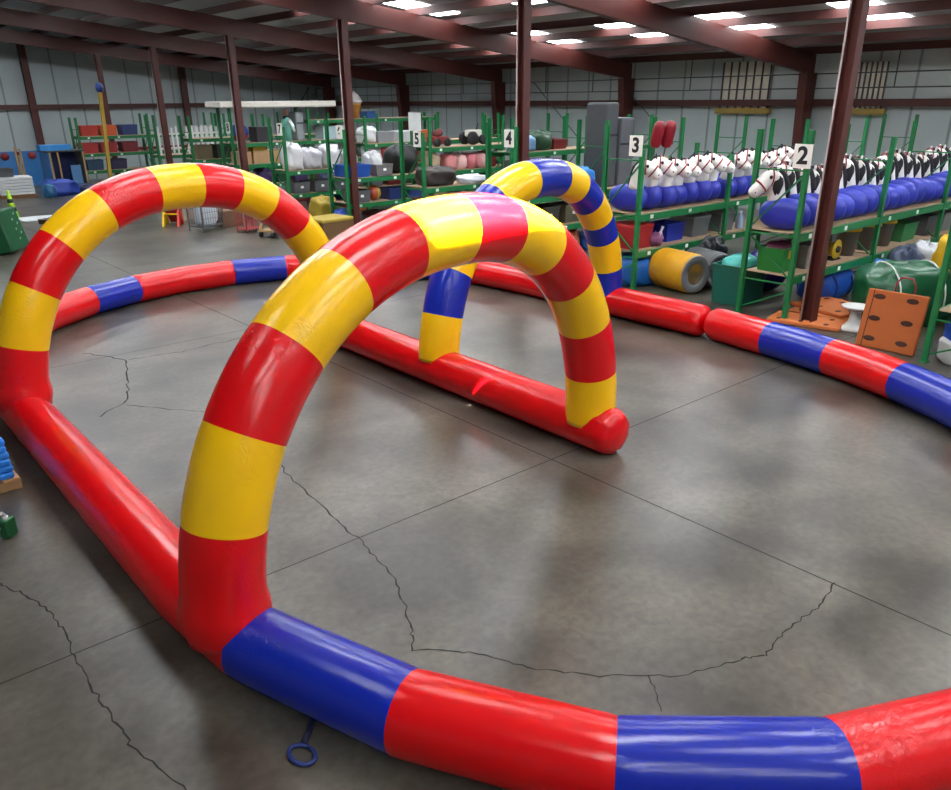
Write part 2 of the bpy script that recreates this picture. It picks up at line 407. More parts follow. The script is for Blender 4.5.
# ------------------------------------------------------------------ inflatable track
def polyarc(c, r, a0, a1, step=2.0):
    n = max(2, int(abs(a1 - a0) / step))
    return [(c[0] + r*math.cos(R(a0 + (a1-a0)*k/n)), c[1] + r*math.sin(R(a0 + (a1-a0)*k/n))) for k in range(n + 1)]
def resample(P, step):
    P = [Vector(p) for p in P]; out = [P[0]]; acc = 0
    L = [0]
    for a, b in zip(P[:-1], P[1:]): L.append(L[-1] + (b - a).length)
    n = max(2, round(L[-1] / step)); j = 0
    for k in range(1, n):
        s = L[-1] * k / n
        while L[j+1] < s: j += 1
        out.append(P[j].lerp(P[j+1], (s - L[j]) / max(1e-9, L[j+1] - L[j])))
    out.append(P[-1]); return out, L[-1]
def inflate(P3, rad, bands, name, mats, parent, label=None, n=40, cap0=True, cap1=True, flare0=0, pinch=.012, step=.05, seed=1):
    """P3 centre line; bands = [(end_s, material index)]"""
    P, L = resample(P3, step)
    Rz = random.Random(seed)
    N = len(P)
    S = [L * i / (N - 1) for i in range(N)]
    ends = [b[0] for b in bands]
    # snap ring positions to band limits
    for e in ends[:-1]:
        i = min(range(N), key=lambda k: abs(S[k] - e)); 
        if 0 < i < N-1:
            a = (e - S[i]); P[i] = P[i] + (P[min(i+1, N-1)] - P[i-1]).normalized() * a; S[i] = e
    def band(s):
        for e, m in bands:
            if s < e - 1e-6: return m
        return bands[-1][1]
    verts = []; faces = []; mi = []
    prev = None; rings = []
    T_ = []
    for i in range(N):
        t = (P[min(i+1, N-1)] - P[max(i-1, 0)]).normalized(); T_.append(t)
    seq = []
    if cap0:
        for off, f in ((.158, .04), (.152, .3), (.138, .58), (.105, .82), (.055, .95)): seq.append((P[0] - T_[0]*off, T_[0], f, 0, True))
    for i in range(N):
        f = 1
        for e in ends[:-1]:
            f -= pinch * math.exp(-((S[i]-e)/.03)**2)
        if flare0: f += flare0 * math.exp(-((S[i] - .16) / .1) ** 2)
        seq.append((P[i], T_[i], f, S[i], False))
    if cap1:
        for off, f in ((.055, .95), (.105, .82), (.138, .58), (.152, .3), (.158, .04)): seq.append((P[-1] + T_[-1]*off, T_[-1], f, L, True))
    for (p, t, f, s, cap) in seq:
        if prev is None:
            a = Vector((0, 0, 1)) if abs(t.z) < .9 else Vector((0, 1, 0))
            x = a.cross(t).normalized()
        else: x = (prev - t*prev.dot(t)).normalized()
        prev = x; y = t.cross(x)
        e = min(abs(s), abs(L - s)) if (cap0 or cap1) else 9
        near0 = cap0 and s < .25; near1 = cap1 and L - s < .25
        wr = .022 if (cap or near0 or near1) else 0
        if wr and not cap: wr *= 1 - (s if near0 else L - s) / .25
        for k in range(n):
            a = TAU*k/n
            rr = rad * f * (1 + wr * (math.sin(9*a + 1.3) + .7*math.sin(14*a + 4)))
            verts.append(p + (x*math.cos(a) + y*math.sin(a)) * rr)
        rings.append(s)
    for i in range(len(seq)-1):
        m = band((rings[i] + rings[i+1]) / 2)
        for k in range(n):
            a = i*n + k; b = i*n + (k+1) % n
            faces.append((a, b, b+n, a+n)); mi.append(m)
    mbx = MB(); mbx.v = [tuple(v) for v in verts]; mbx.f = faces; mbx.m = mi; mbx.sm = [True]*len(faces)
    mbx.f.append(list(reversed(range(n)))); mbx.m.append(bands[0][1]); mbx.sm.append(True)
    mbx.f.append([len(verts)-n+k for k in range(n)]); mbx.m.append(bands[-1][1]); mbx.sm.append(True)
    for v in range(len(mbx.v)):
        if mbx.v[v][2] < .004: mbx.v[v] = (mbx.v[v][0], mbx.v[v][1], .004)
    return mbx.build(name, mats, parent, label=label)
MV = [V_RED, V_YEL, V_BLU]
RT = .252
track = thing('inflatable_race_track', 'large red, yellow and blue inflatable race track with three arches on concrete floor', 'inflatable', (0, 0, 0))
# outer boundary: back straight, far bend, left straight, near bend
A = [(10.5, 6.78), (10.5, 10.9)]
ring_pt = lambda c, r, a: (c[0] + r*math.cos(R(a)), c[1] + r*math.sin(R(a)))     # each bend is straight panels welded at an angle
P = A + [ring_pt((6, 10.9), 4.52, a) for a in (13, 26, 40.5, 54, 67.8, 81.9, 95, 108.1, 121.1, 134, 147, 160, 172)] + [(1.5, 10.9), (1.5, 4.9)]
P += [ring_pt((6, 4.9), r, a) for a, r in ((-169.5, 4.5), (-153.8, 4.5), (-138.7, 4.58), (-124.3, 4.59), (-109, 4.58), (-93, 4.55), (-79, 4.5))]
P3 = [(x, y, RT) for x, y in P]
def along(a, far=True):                     # length along the centre line up to the vertex nearest an angle
    c = (6, 10.9) if far else (6, 4.9); q = ring_pt(c, 4.52, a)
    k = min(range(len(P)), key=lambda i: (P[i][0]-q[0])**2 + (P[i][1]-q[1])**2)
    return sum(math.dist(P[i], P[i+1]) for i in range(k))
bands = []
for e, m in ((26, 0), (40.5, 2), (67.8, 0), (81.9, 2), (108.1, 0), (121.1, 2)): bands.append((along(e), m))
for e, m in ((-169.5, 0), (-153.8, 2), (-138.7, 0), (-124.3, 2), (-109, 0)): bands.append((along(e, False), m))
bands.append((99, 2))
inflate(P3, RT, bands, 'boundary_tube', MV, track, 'red and blue tube round the outside of the track', seed=3)
inflate([(6.0, 4.82, RT), (6.0, 10.7, RT)], RT, [(99, 0)], 'divider_tube', MV, track, 'plain red tube between the two lanes', seed=5)
def arch_path(x0, x1, y0, y1, zb_, h, n, N=90):
    out = []
    for i in range(N + 1):
        t = math.pi * i / N; c = math.cos(t); s = math.sin(t)
        u = (1 - math.copysign(abs(c) ** (2/n), c)) / 2
        out.append(Vector((x0 + (x1-x0)*u, y0 + (y1-y0)*u, zb_ + h * abs(s) ** (2/n))))
    return out
def arch(args, cuts, cols, label, flare):
    P = arch_path(*args); off = 0
    while P[0].z < .27: off += (P[1] - P[0]).length; P.pop(0)
    while P[-1].z < .27: P.pop()
    inflate(P, .268, list(zip([c - off for c in cuts] + [99], cols)), 'arch', MV, track, label, cap0=False, cap1=False, flare0=flare)
ry = [0, 1] * 6
arch((1.5, 6, 4.26, 5.09, .3, 2.28, 2.22), [.75 + .6*k for k in range(11)], ry, 'nearest arch in red and yellow bands', .1)
arch((1.5, 6, 9.6, 10.24, .1, 2.44, 2.21), [.91, 1.55, 2.13, 2.75, 3.4, 3.98, 4.52, 5.05, 5.6, 6.2, 6.8], ry, 'left arch in red and yellow bands', .1)
arch((6, 10.5, 7.73, 8.67, .03, 2.42, 2.24), [.9, 1.45, 2.05, 2.67, 3.5, 4.3, 4.85, 5.35, 5.8, 6.2, 6.77], [1, 2]*6, 'far arch in yellow and blue bands', .0)
# stitched seam rope and anchor strap on the near bend
sl = MB().tube([(1.62, 3.42, .05), (1.55, 3.36, .03), (1.5, 3.32, .02)], .022, 8).build('anchor_strap', cm('12183a', .6), track, label='dark blue anchor strap with a ring')
ring = [(1.45 + .055*math.cos(a) - .03*math.sin(a), 3.25 + .03*math.cos(a) + .085*math.sin(a), .018) for a in [TAU*k/20 for k in range(21)]]
MB().tube(ring, .014, 8).build('buckle', cm('1c2f6e', .35), sl)

bend = thing('inflatable_track_bend', 'red and blue inflatable bend section butted against the end of the race track', 'inflatable', (0, 0, 0))
def catmull(P, k=14):
    P = [Vector(p) for p in P]; Q = [P[0]*2 - P[1]] + P + [P[-1]*2 - P[-2]]; out = []
    for i in range(1, len(Q)-2):
        a, b, c, d = Q[i-1:i+3]
        for j in range(k):
            t = j/k
            out.append(.5*((2*b) + (c-a)*t + (2*a-5*b+4*c-d)*t*t + (3*b-a-3*c+d)*t**3))
    out.append(P[-1]); return out
PB = catmull([(10.5, 6.44, RT), (10.43, 5.9, RT), (10.28, 4.9, RT), (10.0, 3.8, RT), (9.55, 2.8, RT), (8.95, 1.9, RT), (8.25, 1.25, RT), (7.6, .82, RT)])
inflate(PB, RT, [(.95, 0), (2.0, 2), (3.1, 0), (4.2, 2), (5.3, 0), (99, 2)], 'boundary_tube', MV, bend, seed=11)

# ------------------------------------------------------------------ pallet racks
ROWY = {1: (2.95, 3.85), 2: (6.29, 7.16), 3: (9.5, 10.37), 4: (12.9, 13.8), 5: (16.2, 17.1), 6: (19.8, 20.7), 7: (23.3, 24.2), 8: (27.0, 27.9), 9: (30.6, 31.5), 10: (34.2, 35.1), 11: (37.8, 38.7)}
RACKLAB = {1: 'green pallet rack row at the right edge beside the orange panel', 2: 'green pallet rack row behind the number 2 sign, full of spotted ponies',
    3: 'green pallet rack row behind the number 3 sign, full of white ponies', 4: 'green pallet rack row behind the number 4 sign, holding tall grey pads',
    5: 'green pallet rack row behind the number 5 sign', 6: 'green pallet rack row behind the number 6 sign, with blue tote at its end', 7: 'green pallet rack row behind the number 7 sign, with clear plastic bags',
    8: 'green pallet rack row under the long white canopy panel', 9: 'green pallet rack row just left of the one under the white canopy', 10: 'green pallet rack row holding the white picket fences', 11: 'farthest left green pallet rack row, holding red and orange crates'}
def rack(r, x0, bays, decks, heights, braces):
    y0, y1 = ROWY[r]
    root = thing('pallet_rack', RACKLAB[r], 'rack', (x0, y0, 0), 0, 'green pallet rack rows')
    w = y1 - y0
    for i in range(bays + 1):
        x = 3.0 * i
        for j, y in enumerate((0, w)):
            h = heights[i][j] if i < len(heights) else 3.02
            sgn = 1 if j == 0 else -1
            m_ = MB()   # open C channel with a foot plate
            prof = [(-.045, 0), (.045, 0), (.045, .07), (.03, .07), (.03, .012), (-.03, .012), (-.03, .07), (-.045, .07)]
            pr = [(x + a, y + sgn*b - sgn*.035) for a, b in prof]
            if sgn < 0: pr.reverse()
            n = len(pr)
            m_.add([(a, b, 0) for a, b in pr] + [(a, b, h) for a, b in pr], [(k, (k+1) % n, n + (k+1) % n, n + k) for k in range(n)] + [tuple(reversed(range(n))), tuple(range(n, 2*n))])
            m_.box((x, y, .006), (.13, .11, .012))
            m_.build('upright', GREEN, root)
        if i <= braces:
            for a, za, b, zc in ((0, .62, 1, .62), (0, .5, 1, .12), (1, 1.36, 0, .72), (0, 1.40, 1, 1.40), (1, 1.5, 0, 2.35), (0, 2.42, 1, 2.42)):
                MB().bar((x, .035 + a*(w-.07), za), (x, .035 + b*(w-.07), zc), .032, .022).build('cross_brace', GREEN, root)
    for i in range(bays):
        xa, xb = 3*i + .045, 3*i + 2.955
        for z in decks[min(i, len(decks)-1)]:
            for y in (.0, w):
                bm = MB().box(((xa+xb)/2, y, z - .075), (xb-xa, .05, .12)).build('beam', GREEN, root)
                if y == 0:
                    for tx in (.35, 1.6):
                        MB().box((xa + tx, -.028, z - .07), (.09, .006, .07)).build('label_tag', TAG, bm)
            MB().box(((xa+xb)/2, w/2, z - .006), (xb-xa, w - .06, .018)).build('deck', WOOD, root)
    return root
D2 = [.75, 1.45]
rack(1, 11.75, 2, [D2], [(3, 3)], 1)
rack(2, 12.28, 4, [D2], [(3.02, 3.02), (2.82, 3.02), (2.4, 3.02)], 3)
rack(3, 12.28, 4, [D2], [(2.62, 3.02), (2.4, 2.6)], 4)
rack(4, 12.28, 3, [D2], [(2.95, 3.02)], 3)
rack(5, 12.28, 3, [D2, [.75, 1.45, 2.15]], [(2.75, 3.02)], 3)
rack(6, 12.28, 3, [D2, [.75, 1.45, 2.15]], [(2.75, 3.02)], 3)
rack(7, 12.28, 3, [D2, [.75, 1.45, 2.15]], [(2.75, 3.02)], 3)
rack(8, 12.28, 3, [[.75, 1.45, 2.15], [.75, 1.45, 2.15, 2.85]], [(3.28, 3.28), (3.28, 3.28)], 2)
rack(9, 12.28, 2, [[.75, 1.45, 2.2]], [(3, 3)], 1)
rack(10, 12.28, 2, [[.75, 1.45]], [(3, 3)], 1)
rack(11, 10.3, 2, [[.75, 1.45, 2.15]], [(2.9, 2.9)], 1)

# number signs on the rack ends
NUMW = {2: 'two', 3: 'three', 4: 'four', 5: 'five', 6: 'six', 7: 'seven', 8: 'eight'}
def sign(num, x, y, z, s=.36):
    st = thing('number_sign', f'white square sign reading {NUMW[num]} on a green rack end', 'sign', (x, y, z))
    MB().box((0, 0, 0), (.012, s*.84, s)).build('panel', mat('sign_white', 'e9e7df', .5), st, bevel=.004)
    cu = bpy.data.curves.new('digit', 'FONT'); cu.body = str(num); cu.size = s*.98; cu.extrude = .002; cu.offset = .012; cu.align_x = 'CENTER'; cu.align_y = 'CENTER'
    tmp = bpy.data.objects.new('tmp', cu); COL.objects.link(tmp)
    dg = bpy.context.evaluated_depsgraph_get(); me = bpy.data.meshes.new_from_object(tmp.evaluated_get(dg))
    bpy.data.objects.remove(tmp)
    me.materials.clear(); me.materials.append(BLACK)
    o = bpy.data.objects.new('digit', me); COL.objects.link(o); o.parent = st
    o.matrix_local = Matrix(((0, 0, -1, -.0085), (-1, 0, 0, 0), (0, 1, 0, 0), (0, 0, 0, 1)))
for n, y, z in ((2, 6.36, 2.64), (3, 9.62, 2.68), (4, 13.05, 2.71), (5, 16.36, 2.6), (6, 19.95, 2.68), (7, 23.42, 2.68), (8, 27.12, 2.66)):
    sign(n, 12.28 - .055, y, z)
MB().box((12.22, 16.42, 3.0), (.012, .5, .42)).build('paper_notice', cm('d5d9d8', .6))
o = bpy.data.objects['paper_notice']; tag(o, 'blank white paper sheet above the number 5 sign', 'notice')

# ------------------------------------------------------------------ ponies
PBLU = mat('pony_blue', '2a35a8', .45, var=.1, bump=.15, bscale=10)
PWHI = mat('pony_white', 'e4e1dc', .5, var=.05)
PBLK = mat('pony_black', '17141a', .7)
PRED = mat('pony_red', '8a1a1f', .5)
def pony(label, mane, loc, rz, group, yaw):
    t = thing('inflatable_pony', label, 'pony', loc, rz, group)
    MB().sell((0, 0, .25), (.205, .43, .25), .8, .8, n=28, m=18, flat=.96).build('body', PBLU, t)
    pv = (0, .2)
    nod = -.05 if mane else 0
    pts = [(0, .16, .38), (0, .18, .50), (0, .20, .62), (0, .22, .73), (0, .27, .82 ), (0, .35, .83 + nod*.3), (0, .44, .78 + nod), (0, .53, .71 + nod*1.6), (0, .60, .66 + nod*2), (0, .63, .63 + nod*2)]
    rad = [.165, .145, .135, .14, .15, .145, .125, .112, .10, .06]
    hd = MB().tube(pts, rad, 16).turn(yaw, pv).build('head', PWHI, t, sub=1)
    for s in (-1, 1):
        MB().sell((s*.085, .25, .955), (.026, .02, .05), 1, 1, n=10, m=8, rot=Matrix.Rotation(s*.25, 3, 'Y')).turn(yaw, pv).build('ear', PBLK if not mane else PWHI, hd)
        MB().sell((s*.132, .37, .85 + nod*.4), (.014, .03, .032), n=10, m=8).turn(yaw, pv).build('eye', PBLK, hd)
        MB().sell((s*.09, .585, .69 + nod*2), (.014, .018, .018), n=8, m=6).turn(yaw, pv).build('nostril', PBLK, hd)
    m_ = MB()
    if mane:
        m_.tube([(0, .30, .965), (0, .20, .93), (0, .11, .84), (0, .06, .70), (0, .03, .56), (0, .02, .46)], [.03, .06, .075, .085, .08, .04], 10, sy=.8)
    else:
        m_.tube([(0, .33, .965), (0, .22, .93), (0, .12, .82), (0, .07, .66), (0, .04, .48)], [.02, .035, .035, .03, .02], 10)
    m_.turn(yaw, pv).build('mane', PBLK, t)
    if mane:
        for s in (-1, 1):
            MB().sell((s*.118, .235, .70), (.036, .085, .15), n=12, m=8, noise=.15, seed=2).turn(yaw, pv).build('coat_patch', PBLK, hd)
    c = Vector((0, .48, .75 + nod*1.3)); d = Vector((0, .09, -.07 + nod*.3)).normalized(); y_ = Vector((1, 0, 0)); z_ = d.cross(y_)
    ring = [c + (y_*math.cos(a) + z_*math.sin(a))*.124 for a in [TAU*k/18 for k in range(19)]]
    br = MB().tube(ring, .015, 6, caps=False).turn(yaw, pv).build('noseband', PRED, t)
    c2 = Vector((0, .33, .825)); d2 = Vector((0, .1, .0)).normalized(); z2 = d2.cross(y_)
    ring = [c2 + (y_*math.cos(a) + z2*math.sin(a))*.150 for a in [TAU*k/18 for k in range(19)]]
    MB().tube(ring, .013, 6, caps=False).turn(yaw, pv).build('cheek_strap', PRED, br)
    return t
def g_lab(i, n, kind, post): return f'{kind}, {ORD[i]} from the number {post} sign'
w0 = pony(g_lab(0, 0, 'blue bodied white headed pony', 3), False, (12.62, 9.98, 1.456), math.pi, 'white headed ponies on the number 3 rack', R(38))
bay_x = lambda i: 12.28 + 3*(i // 7) + .27 + .41*(i % 7)
w0.location.x = bay_x(0)
for i in range(1, 14):
    dup(w0, (bay_x(i), 9.93 + .03*math.sin(i*2.3), 1.456), math.pi + .07*math.sin(i*3.1), g_lab(i, 0, 'blue bodied white headed pony', 3), s=(1, 1, 1 + .05*math.sin(i*1.7)))
s0 = pony(g_lab(0, 0, 'blue bodied black maned pony', 2), True, (12.6, 6.70, 1.456), 0, 'black maned ponies on the number 2 rack', R(52))
s0.location.x = bay_x(0)
for i in range(1, 19):
    dup(s0, (bay_x(i), 6.71 + .02*math.sin(i*1.9), 1.456), .07*math.sin(i*2.7), g_lab(i, 0, 'blue bodied black maned pony', 2), s=(1, 1, 1 + .07*math.sin(i*1.3)))

# ------------------------------------------------------------------ general goods
def tote(label, x, y, z, lx, ly, h, hexc, rz=0, lid=None, name='storage_tote', cat='tote', group=None, tagged=False, fill=None):
    t = thing(name, label, cat, (x, y, z), rz, group)
    m_ = MB(); w = .012
    def ring(sx, sy, zz): return [(-sx/2, -sy/2, zz), (sx/2, -sy/2, zz), (sx/2, sy/2, zz), (-sx/2, sy/2, zz)]
    R_ = [ring(lx*.88, ly*.88, 0), ring(lx*.97, ly*.97, h*.93), ring(lx, ly, h*.93), ring(lx, ly, h), ring(lx*.93, ly*.93, h), ring(lx*.84, ly*.84, .02)]
    vs = [v for r in R_ for v in r]
    fs = [(3, 2, 1, 0), (20, 21, 22, 23)]
    for i in range(5):
        for k in range(4): fs.append((4*i+k, 4*i+(k+1) % 4, 4*i+4+(k+1) % 4, 4*i+4+k))
    m_.add(vs, fs); m_.build('tub', cm(hexc, .5), t, bevel=.006)
    if lid:
        MB().box((0, 0, h + .02), (lx*1.02, ly*1.02, .045)).build('lid', cm(lid, .5), t, bevel=.012)
    if tagged:
        MB().box((0, -ly/2*.945, h*.55), (.1, .01, .07)).build('label_tag', TAG, t)
    if fill:
        MB().sell((0, 0, h*.85), (lx*.42, ly*.42, h*.35), .8, .8, noise=.14, seed=int(x*100)).build('contents', cloth(fill), t)
    return t
def carton(label, x, y, z, lx, ly, h, rz=0, hexc='b08b64', name='cardboard_box', cat='box', group=None):
    t = thing(name, label, cat, (x, y, z), rz, group)
    MB().box((0, 0, h/2), (lx, ly, h)).build('carton', cm(hexc, .75), t, bevel=.008)
    MB().box((0, 0, h + .001), (lx*1.002, .055, .004)).build('tape', cm('cbb48e', .3), t)
    return t
def bundle(label, x, y, z, lx, ly, h, hexc, rz=0, noise=.07, name='tarp_bundle', cat='bundle', seed=None, strap=None, e=.6, rough=.45, knot=None):
    t = thing(name, label, cat, (x, y, z), rz)
    sd_ = seed if seed is not None else int(x*37 + y*91)
    MB().sell((0, 0, h*.46), (lx/2, ly/2, h*.54), e, .75, n=40, m=22, noise=noise, seed=sd_, flat=.85).build('cover', cloth(hexc, rough), t)
    if strap:
        for fx in (-.25, .22):
            pts = [(fx*lx, ly*.53*math.cos(a), h*.46 + h*.57*math.sin(a)) for a in [R(-35) + R(250)*k/16 for k in range(17)]]
            MB().tube(pts, .014, 6).build('strap', cm(strap, .6), t)
    if knot:
        MB().tube([(lx*knot[0], ly*knot[1], h*.45), (lx*knot[0]*1.12, ly*knot[1]*1.12, h*.45), (lx*knot[0]*1.2, ly*knot[1]*1.25, h*.5)], [.1, .035, .07], 10).build('gathered_end', cloth(hexc), t)
    return t
L1, L2, L3 = .755, 1.456, 2.156

# --- number 3 rack, lower shelf and floor
tote('red tote at the end of the number 3 rack lower shelf', 12.62, 9.95, L1, .62, .72, .42, '9c1f24', lid='b02a2c')
tote('small dark blue tub behind the purple plush bag', 13.25, 10.1, L1, .3, .3, .26, '20308f')
tote('glossy blue tub on the number 3 rack lower shelf', 13.85, 9.98, L1, .62, .55, .36, '1b2f9c')
tote('first grey tote right of the glossy blue tub', 14.75, 10.0, L1, .62, .6, .38, '6a6d70', lid='7c7f82')
tote('second grey tote right of the glossy blue tub', 15.75, 10.0, L1, .55, .6, .38, '6a6d72', lid='84878a')
t = thing('plastic_jug', 'translucent pale blue jug on the number 3 rack lower shelf', 'jug', (16.3, 9.75, L1))
MB().lathe([(.09, 0), (.1, .02), (.1, .24), (.05, .32), (.035, .34)], n=16).build('bottle', cm('a9b8d6', .3), t)
MB().lathe([(.04, .335), (.04, .38)], n=12).build('cap', cm('e0e4ea', .4), t)
t = thing('plush_bag', 'purple and pink plush toys in a clear tied bag at the shelf edge', 'bag', (13.05, 9.62, L1))
MB().sell((0, 0, .13), (.2, .13, .14), noise=.2, seed=4).build('plush', cloth('7d4a72'), t)
MB().tube([(.05, -.03, .2), (.1, -.05, .3), (.13, -.06, .38)], [.05, .02, .03], 8).build('tied_neck', cm('d8d2dc', .3), t)
bundle('bright blue drawstring sack on the floor at the number 3 rack end', 12.82, 9.9, 0, .98, .9, .61, '1763b4', noise=.05, strap=None, knot=(.2, -.5), e=.7)
def roll(label, x, y, r, l, rz, hexc, endc, hole):
    t = thing('inflatable_roll', label, 'roll', (x, y, 0), rz)
    n = 30
    prof = [(hole, -l/2), (r*.8, -l/2 - .02), (r*.95, -l/2 + .03), (r, -l/2 + .1), (r, 0), (r, l/2 - .1), (r*.95, l/2 - .03), (hole, l/2)]
    M = Matrix.Rotation(R(90), 3, 'X')
    MB().lathe(prof[2:], (0, 0, r), n, M=M).build('cover', cloth(hexc), t)
    m_ = MB()
    m_.lathe([(r*.95, l/2 - .035), (r*.55, l/2 - .01), (hole, l/2 - .06), (hole*.98, l/2 - .3), (.01, l/2 - .3)], (0, 0, r), n, M=Matrix.Rotation(R(90), 3, 'X') @ Matrix.Scale(-1, 3, Vector((0, 0, 1))) if False else M)
    return t, m_
def vroll(label, x, y, r, l, rz, hexc, endc, hole):
    t = thing('rolled_mat', label, 'roll', (x, y, 0), rz)
    M = Matrix.Rotation(R(90), 3, 'X')     # local z -> -y, so the near end is at -y for +z
    MB().lathe([(hole, -l/2), (r*.93, -l/2), (r, -l/2 + .06), (r, l/2 - .06), (r*.96, l/2)], (0, 0, r), 32, M=M).build('cover', cloth(hexc), t)
    MB().lathe([(r*.955, l/2 + .0), (r*.9, l/2 + .015), (hole, l/2 + .01), (hole*.95, l/2 - .22), (.01, l/2 - .22)], (0, 0, r), 32, M=M).build('end_face', cloth(endc), t)
    return t
vroll('yellow covered roll with grey end beside the blue drawstring sack', 12.95, 8.95, .38, .95, R(-12), 'c99311', '6d6f70', .2)
vroll('grey roll with a dark hollow, right of the yellow roll', 13.75, 8.85, .35, .85, R(-18), '5b5e60', '707375', .24)
bundle('coil of dark cable on top behind the grey roll', 14.3, 9.1, 0, .6, .5, .8, '20242c', noise=.2, name='cable_coil', cat='cable')
# --- aisle and number 2 rack
t = tote('large teal green bin with crumpled plastic in the aisle beside rack 2', 12.95, 7.62, 0, .82, .66, .72, '0e5a4c', name='plastic_bin', cat='bin', fill='3aa39b')
t = thing('exercise_ball', 'dark violet ball in the shadow behind the teal bin', 'ball', (14.1, 7.75, 0))
MB().sell((0, 0, .42), (.42, .42, .42), n=28, m=18).build('ball', cm('2a1d6b', .25), t)
t = tote('green tub with a yellow tag on the lower shelf at the rack 2 end', 12.66, 6.78, L1, .5, .5, .4, '1b7a33', name='plastic_tub', cat='tub', fill='5b1f3c')
MB().box((-.02, -.235, .3), (.11, .014, .16)).build('yellow_tag', cm('d8b51c', .5), t)
tote('grey tote behind the brown steel post on the lower shelf', 13.25, 6.72, L1, .5, .62, .4, '77746e')
tote('dark green tote between grey tote and hose reel', 13.75, 6.9, L1, .35, .5, .34, '2f6b45')
t = thing('hose_reel', 'yellow hose reel standing on the lower shelf of rack 2', 'reel', (14.25, 6.62, L1))
M = Matrix.Rotation(R(90), 3, 'X')
MB().lathe([(.06, -.12), (.17, -.12), (.17, -.1), (.12, -.09), (.12, .09), (.17, .1), (.17, .12), (.06, .12)], (0, 0, .19), 24, M=M).build('spool', cm('c9a61a', .45), t)
MB().lathe([(.025, -.16), (.06, -.16), (.06, .16), (.025, .16)], (0, 0, .19), 14, M=M).build('hub', BLACK, t)
MB().box((0, 0, .012), (.3, .28, .024)).build('stand', BLACK, t)
for i, (x, lab) in enumerate(((14.85, 'grey bin with yellow lid just right of the hose reel'), (15.68, 'second grey bin with yellow lid from the hose reel'), (16.35, 'third grey bin with yellow lid from the hose reel'))):
    t = thing('lidded_bin', lab, 'bin', (x, 6.62, L1), 0, 'grey bins with yellow lids')
    MB().lathe([(.15, 0), (.2, .46), (.21, .46)], n=20).build('tub', cm('6f6b66', .5), t)
    MB().lathe([(.225, .45), (.225, .49), (.16, .53), (.02, .54)], n=20).build('lid', cm('cf9f12', .45), t)
tote('green tote far along the lower shelf, right of the yellow lids', 17.3, 6.75, L1, .7, .6, .36, '2c6e3f')
tote('dark tote far along the lower shelf beside the green tote', 18.4, 6.75, L1, .6, .6, .4, '4a4a4c')
tote('farthest grey tote along the lower shelf of rack 2', 19.3, 6.75, L1, .6, .6, .4, '6d6d6d')
bundle('blue tarp bundle under the lower shelf behind the steel post', 14.45, 6.7, 0, 1.3, .72, .55, '1a4ea8', noise=.05, strap='16307a')
bundle('black and white striped cloth heap beside the green tarp', 15.75, 5.9, 0, .5, .5, .85, '3b4350', noise=.16)
bundle('small bright blue sack under the second rack 2 upright', 15.0, 5.95, 0, .5, .45, .72, '2a78cc', noise=.1)
bundle('white crumpled sheet behind the green tarp', 16.4, 5.75, 0, .7, .7, .9, 'b9bcc0', noise=.14)
# orange folding foam mats on the floor
def mat_panel(label, x, y, z, rz, w, l, th=.06):
    t = thing('foam_mat', label, 'mat', (x, y, z), rz, 'orange foam mats by the steel post')
    MB().box((0, 0, th/2), (w, l, th)).build('panel', cm('c9713a', .7), t, bevel=.012)
    for i, (a, b) in enumerate(((-.3, -.3), (.3, -.3), (-.3, .05), (.3, .05), (-.3, .36), (.3, .36))):
        MB().sell((a*w, b*l, th + .002), (.035*2, .02*2, .004), n=14, m=6).build('hand_slot', cm('4a2412', .8), t)
mat_panel('lowest orange foam mat flat on the floor by the steel post', 13.4, 6.0, 0.002, R(6), 1.05, 1.2)
mat_panel('upper orange foam mat lying askew on another by the steel post', 13.5, 6.05, .064, R(-14), .95, 1.1)
mat_panel('orange foam mat lying flat nearest the rack 2 end upright', 12.5, 6.0, .002, R(12), .62, 1.15)
t = thing('pedestal_stand', 'white pedestal stand with dished top between the orange mats', 'stand', (12.62, 5.28, 0))
MB().lathe([(.2, 0), (.21, .04), (.16, .07), (.1, .14), (.08, .28), (.1, .34)], n=20).build('pedestal', cm('c9cbc8', .45), t)
MB().lathe([(.1, .33), (.22, .38), (.23, .40), (.2, .4), (.05, .37)], n=22).build('dish', cm('d9dbd8', .4), t)
# leaning orange panel
lp = thing('folding_mat', 'orange panel with oval hand slots leaning upright beside green tarp', 'panel', (11.86, 4.46, .005), R(2))
tilt = Matrix.Rotation(R(11), 3, 'Y')
def LP(x, y, z): return tilt @ Vector((x, y, z))
MB().box(LP(0, 0, .43), (.07, .84, .86), rot=tilt).build('panel', cm('a9571f', .6), lp, bevel=.015)
for y in (-.22, .24):
    for z in (.14, .44, .76):
        MB().sell(LP(-.036, y, z), (.004, .085, .04), n=16, m=8, rot=tilt).build('hand_slot', cm('3c1c10', .8), lp)
MB().box(LP(-.036, .33, .43), (.004, .012, .84), rot=tilt).build('seam', cm('3c1c10', .8), lp)
bundle('large dark green tarp heap behind the leaning orange panel', 13.7, 5.05, 0, 1.6, 1.1, .97, '0c5230', rz=R(-35), noise=.08, strap='cfd3cc', seed=5, rough=.3)
bundle('second green tarp heap at the right edge behind rack upright', 14.5, 4.25, .0, .9, .6, .72, '0f6a3a', noise=.09, seed=8, rough=.3)
t = thing('hand_trolley', 'small red tubular trolley handle above the orange panel', 'trolley', (12.45, 4.55, 0))
MB().tube([(0, -.14, .02), (0, -.14, .88), (0, -.08, .98), (0, .08, .98), (0, .14, .88), (0, .14, .02)], .014, 8).build('frame', cm('9c2430', .45), t)
MB().tube([(0, -.14, .7), (0, .14, .7)], .012, 8).build('crossbar', cm('9c2430', .45), t)
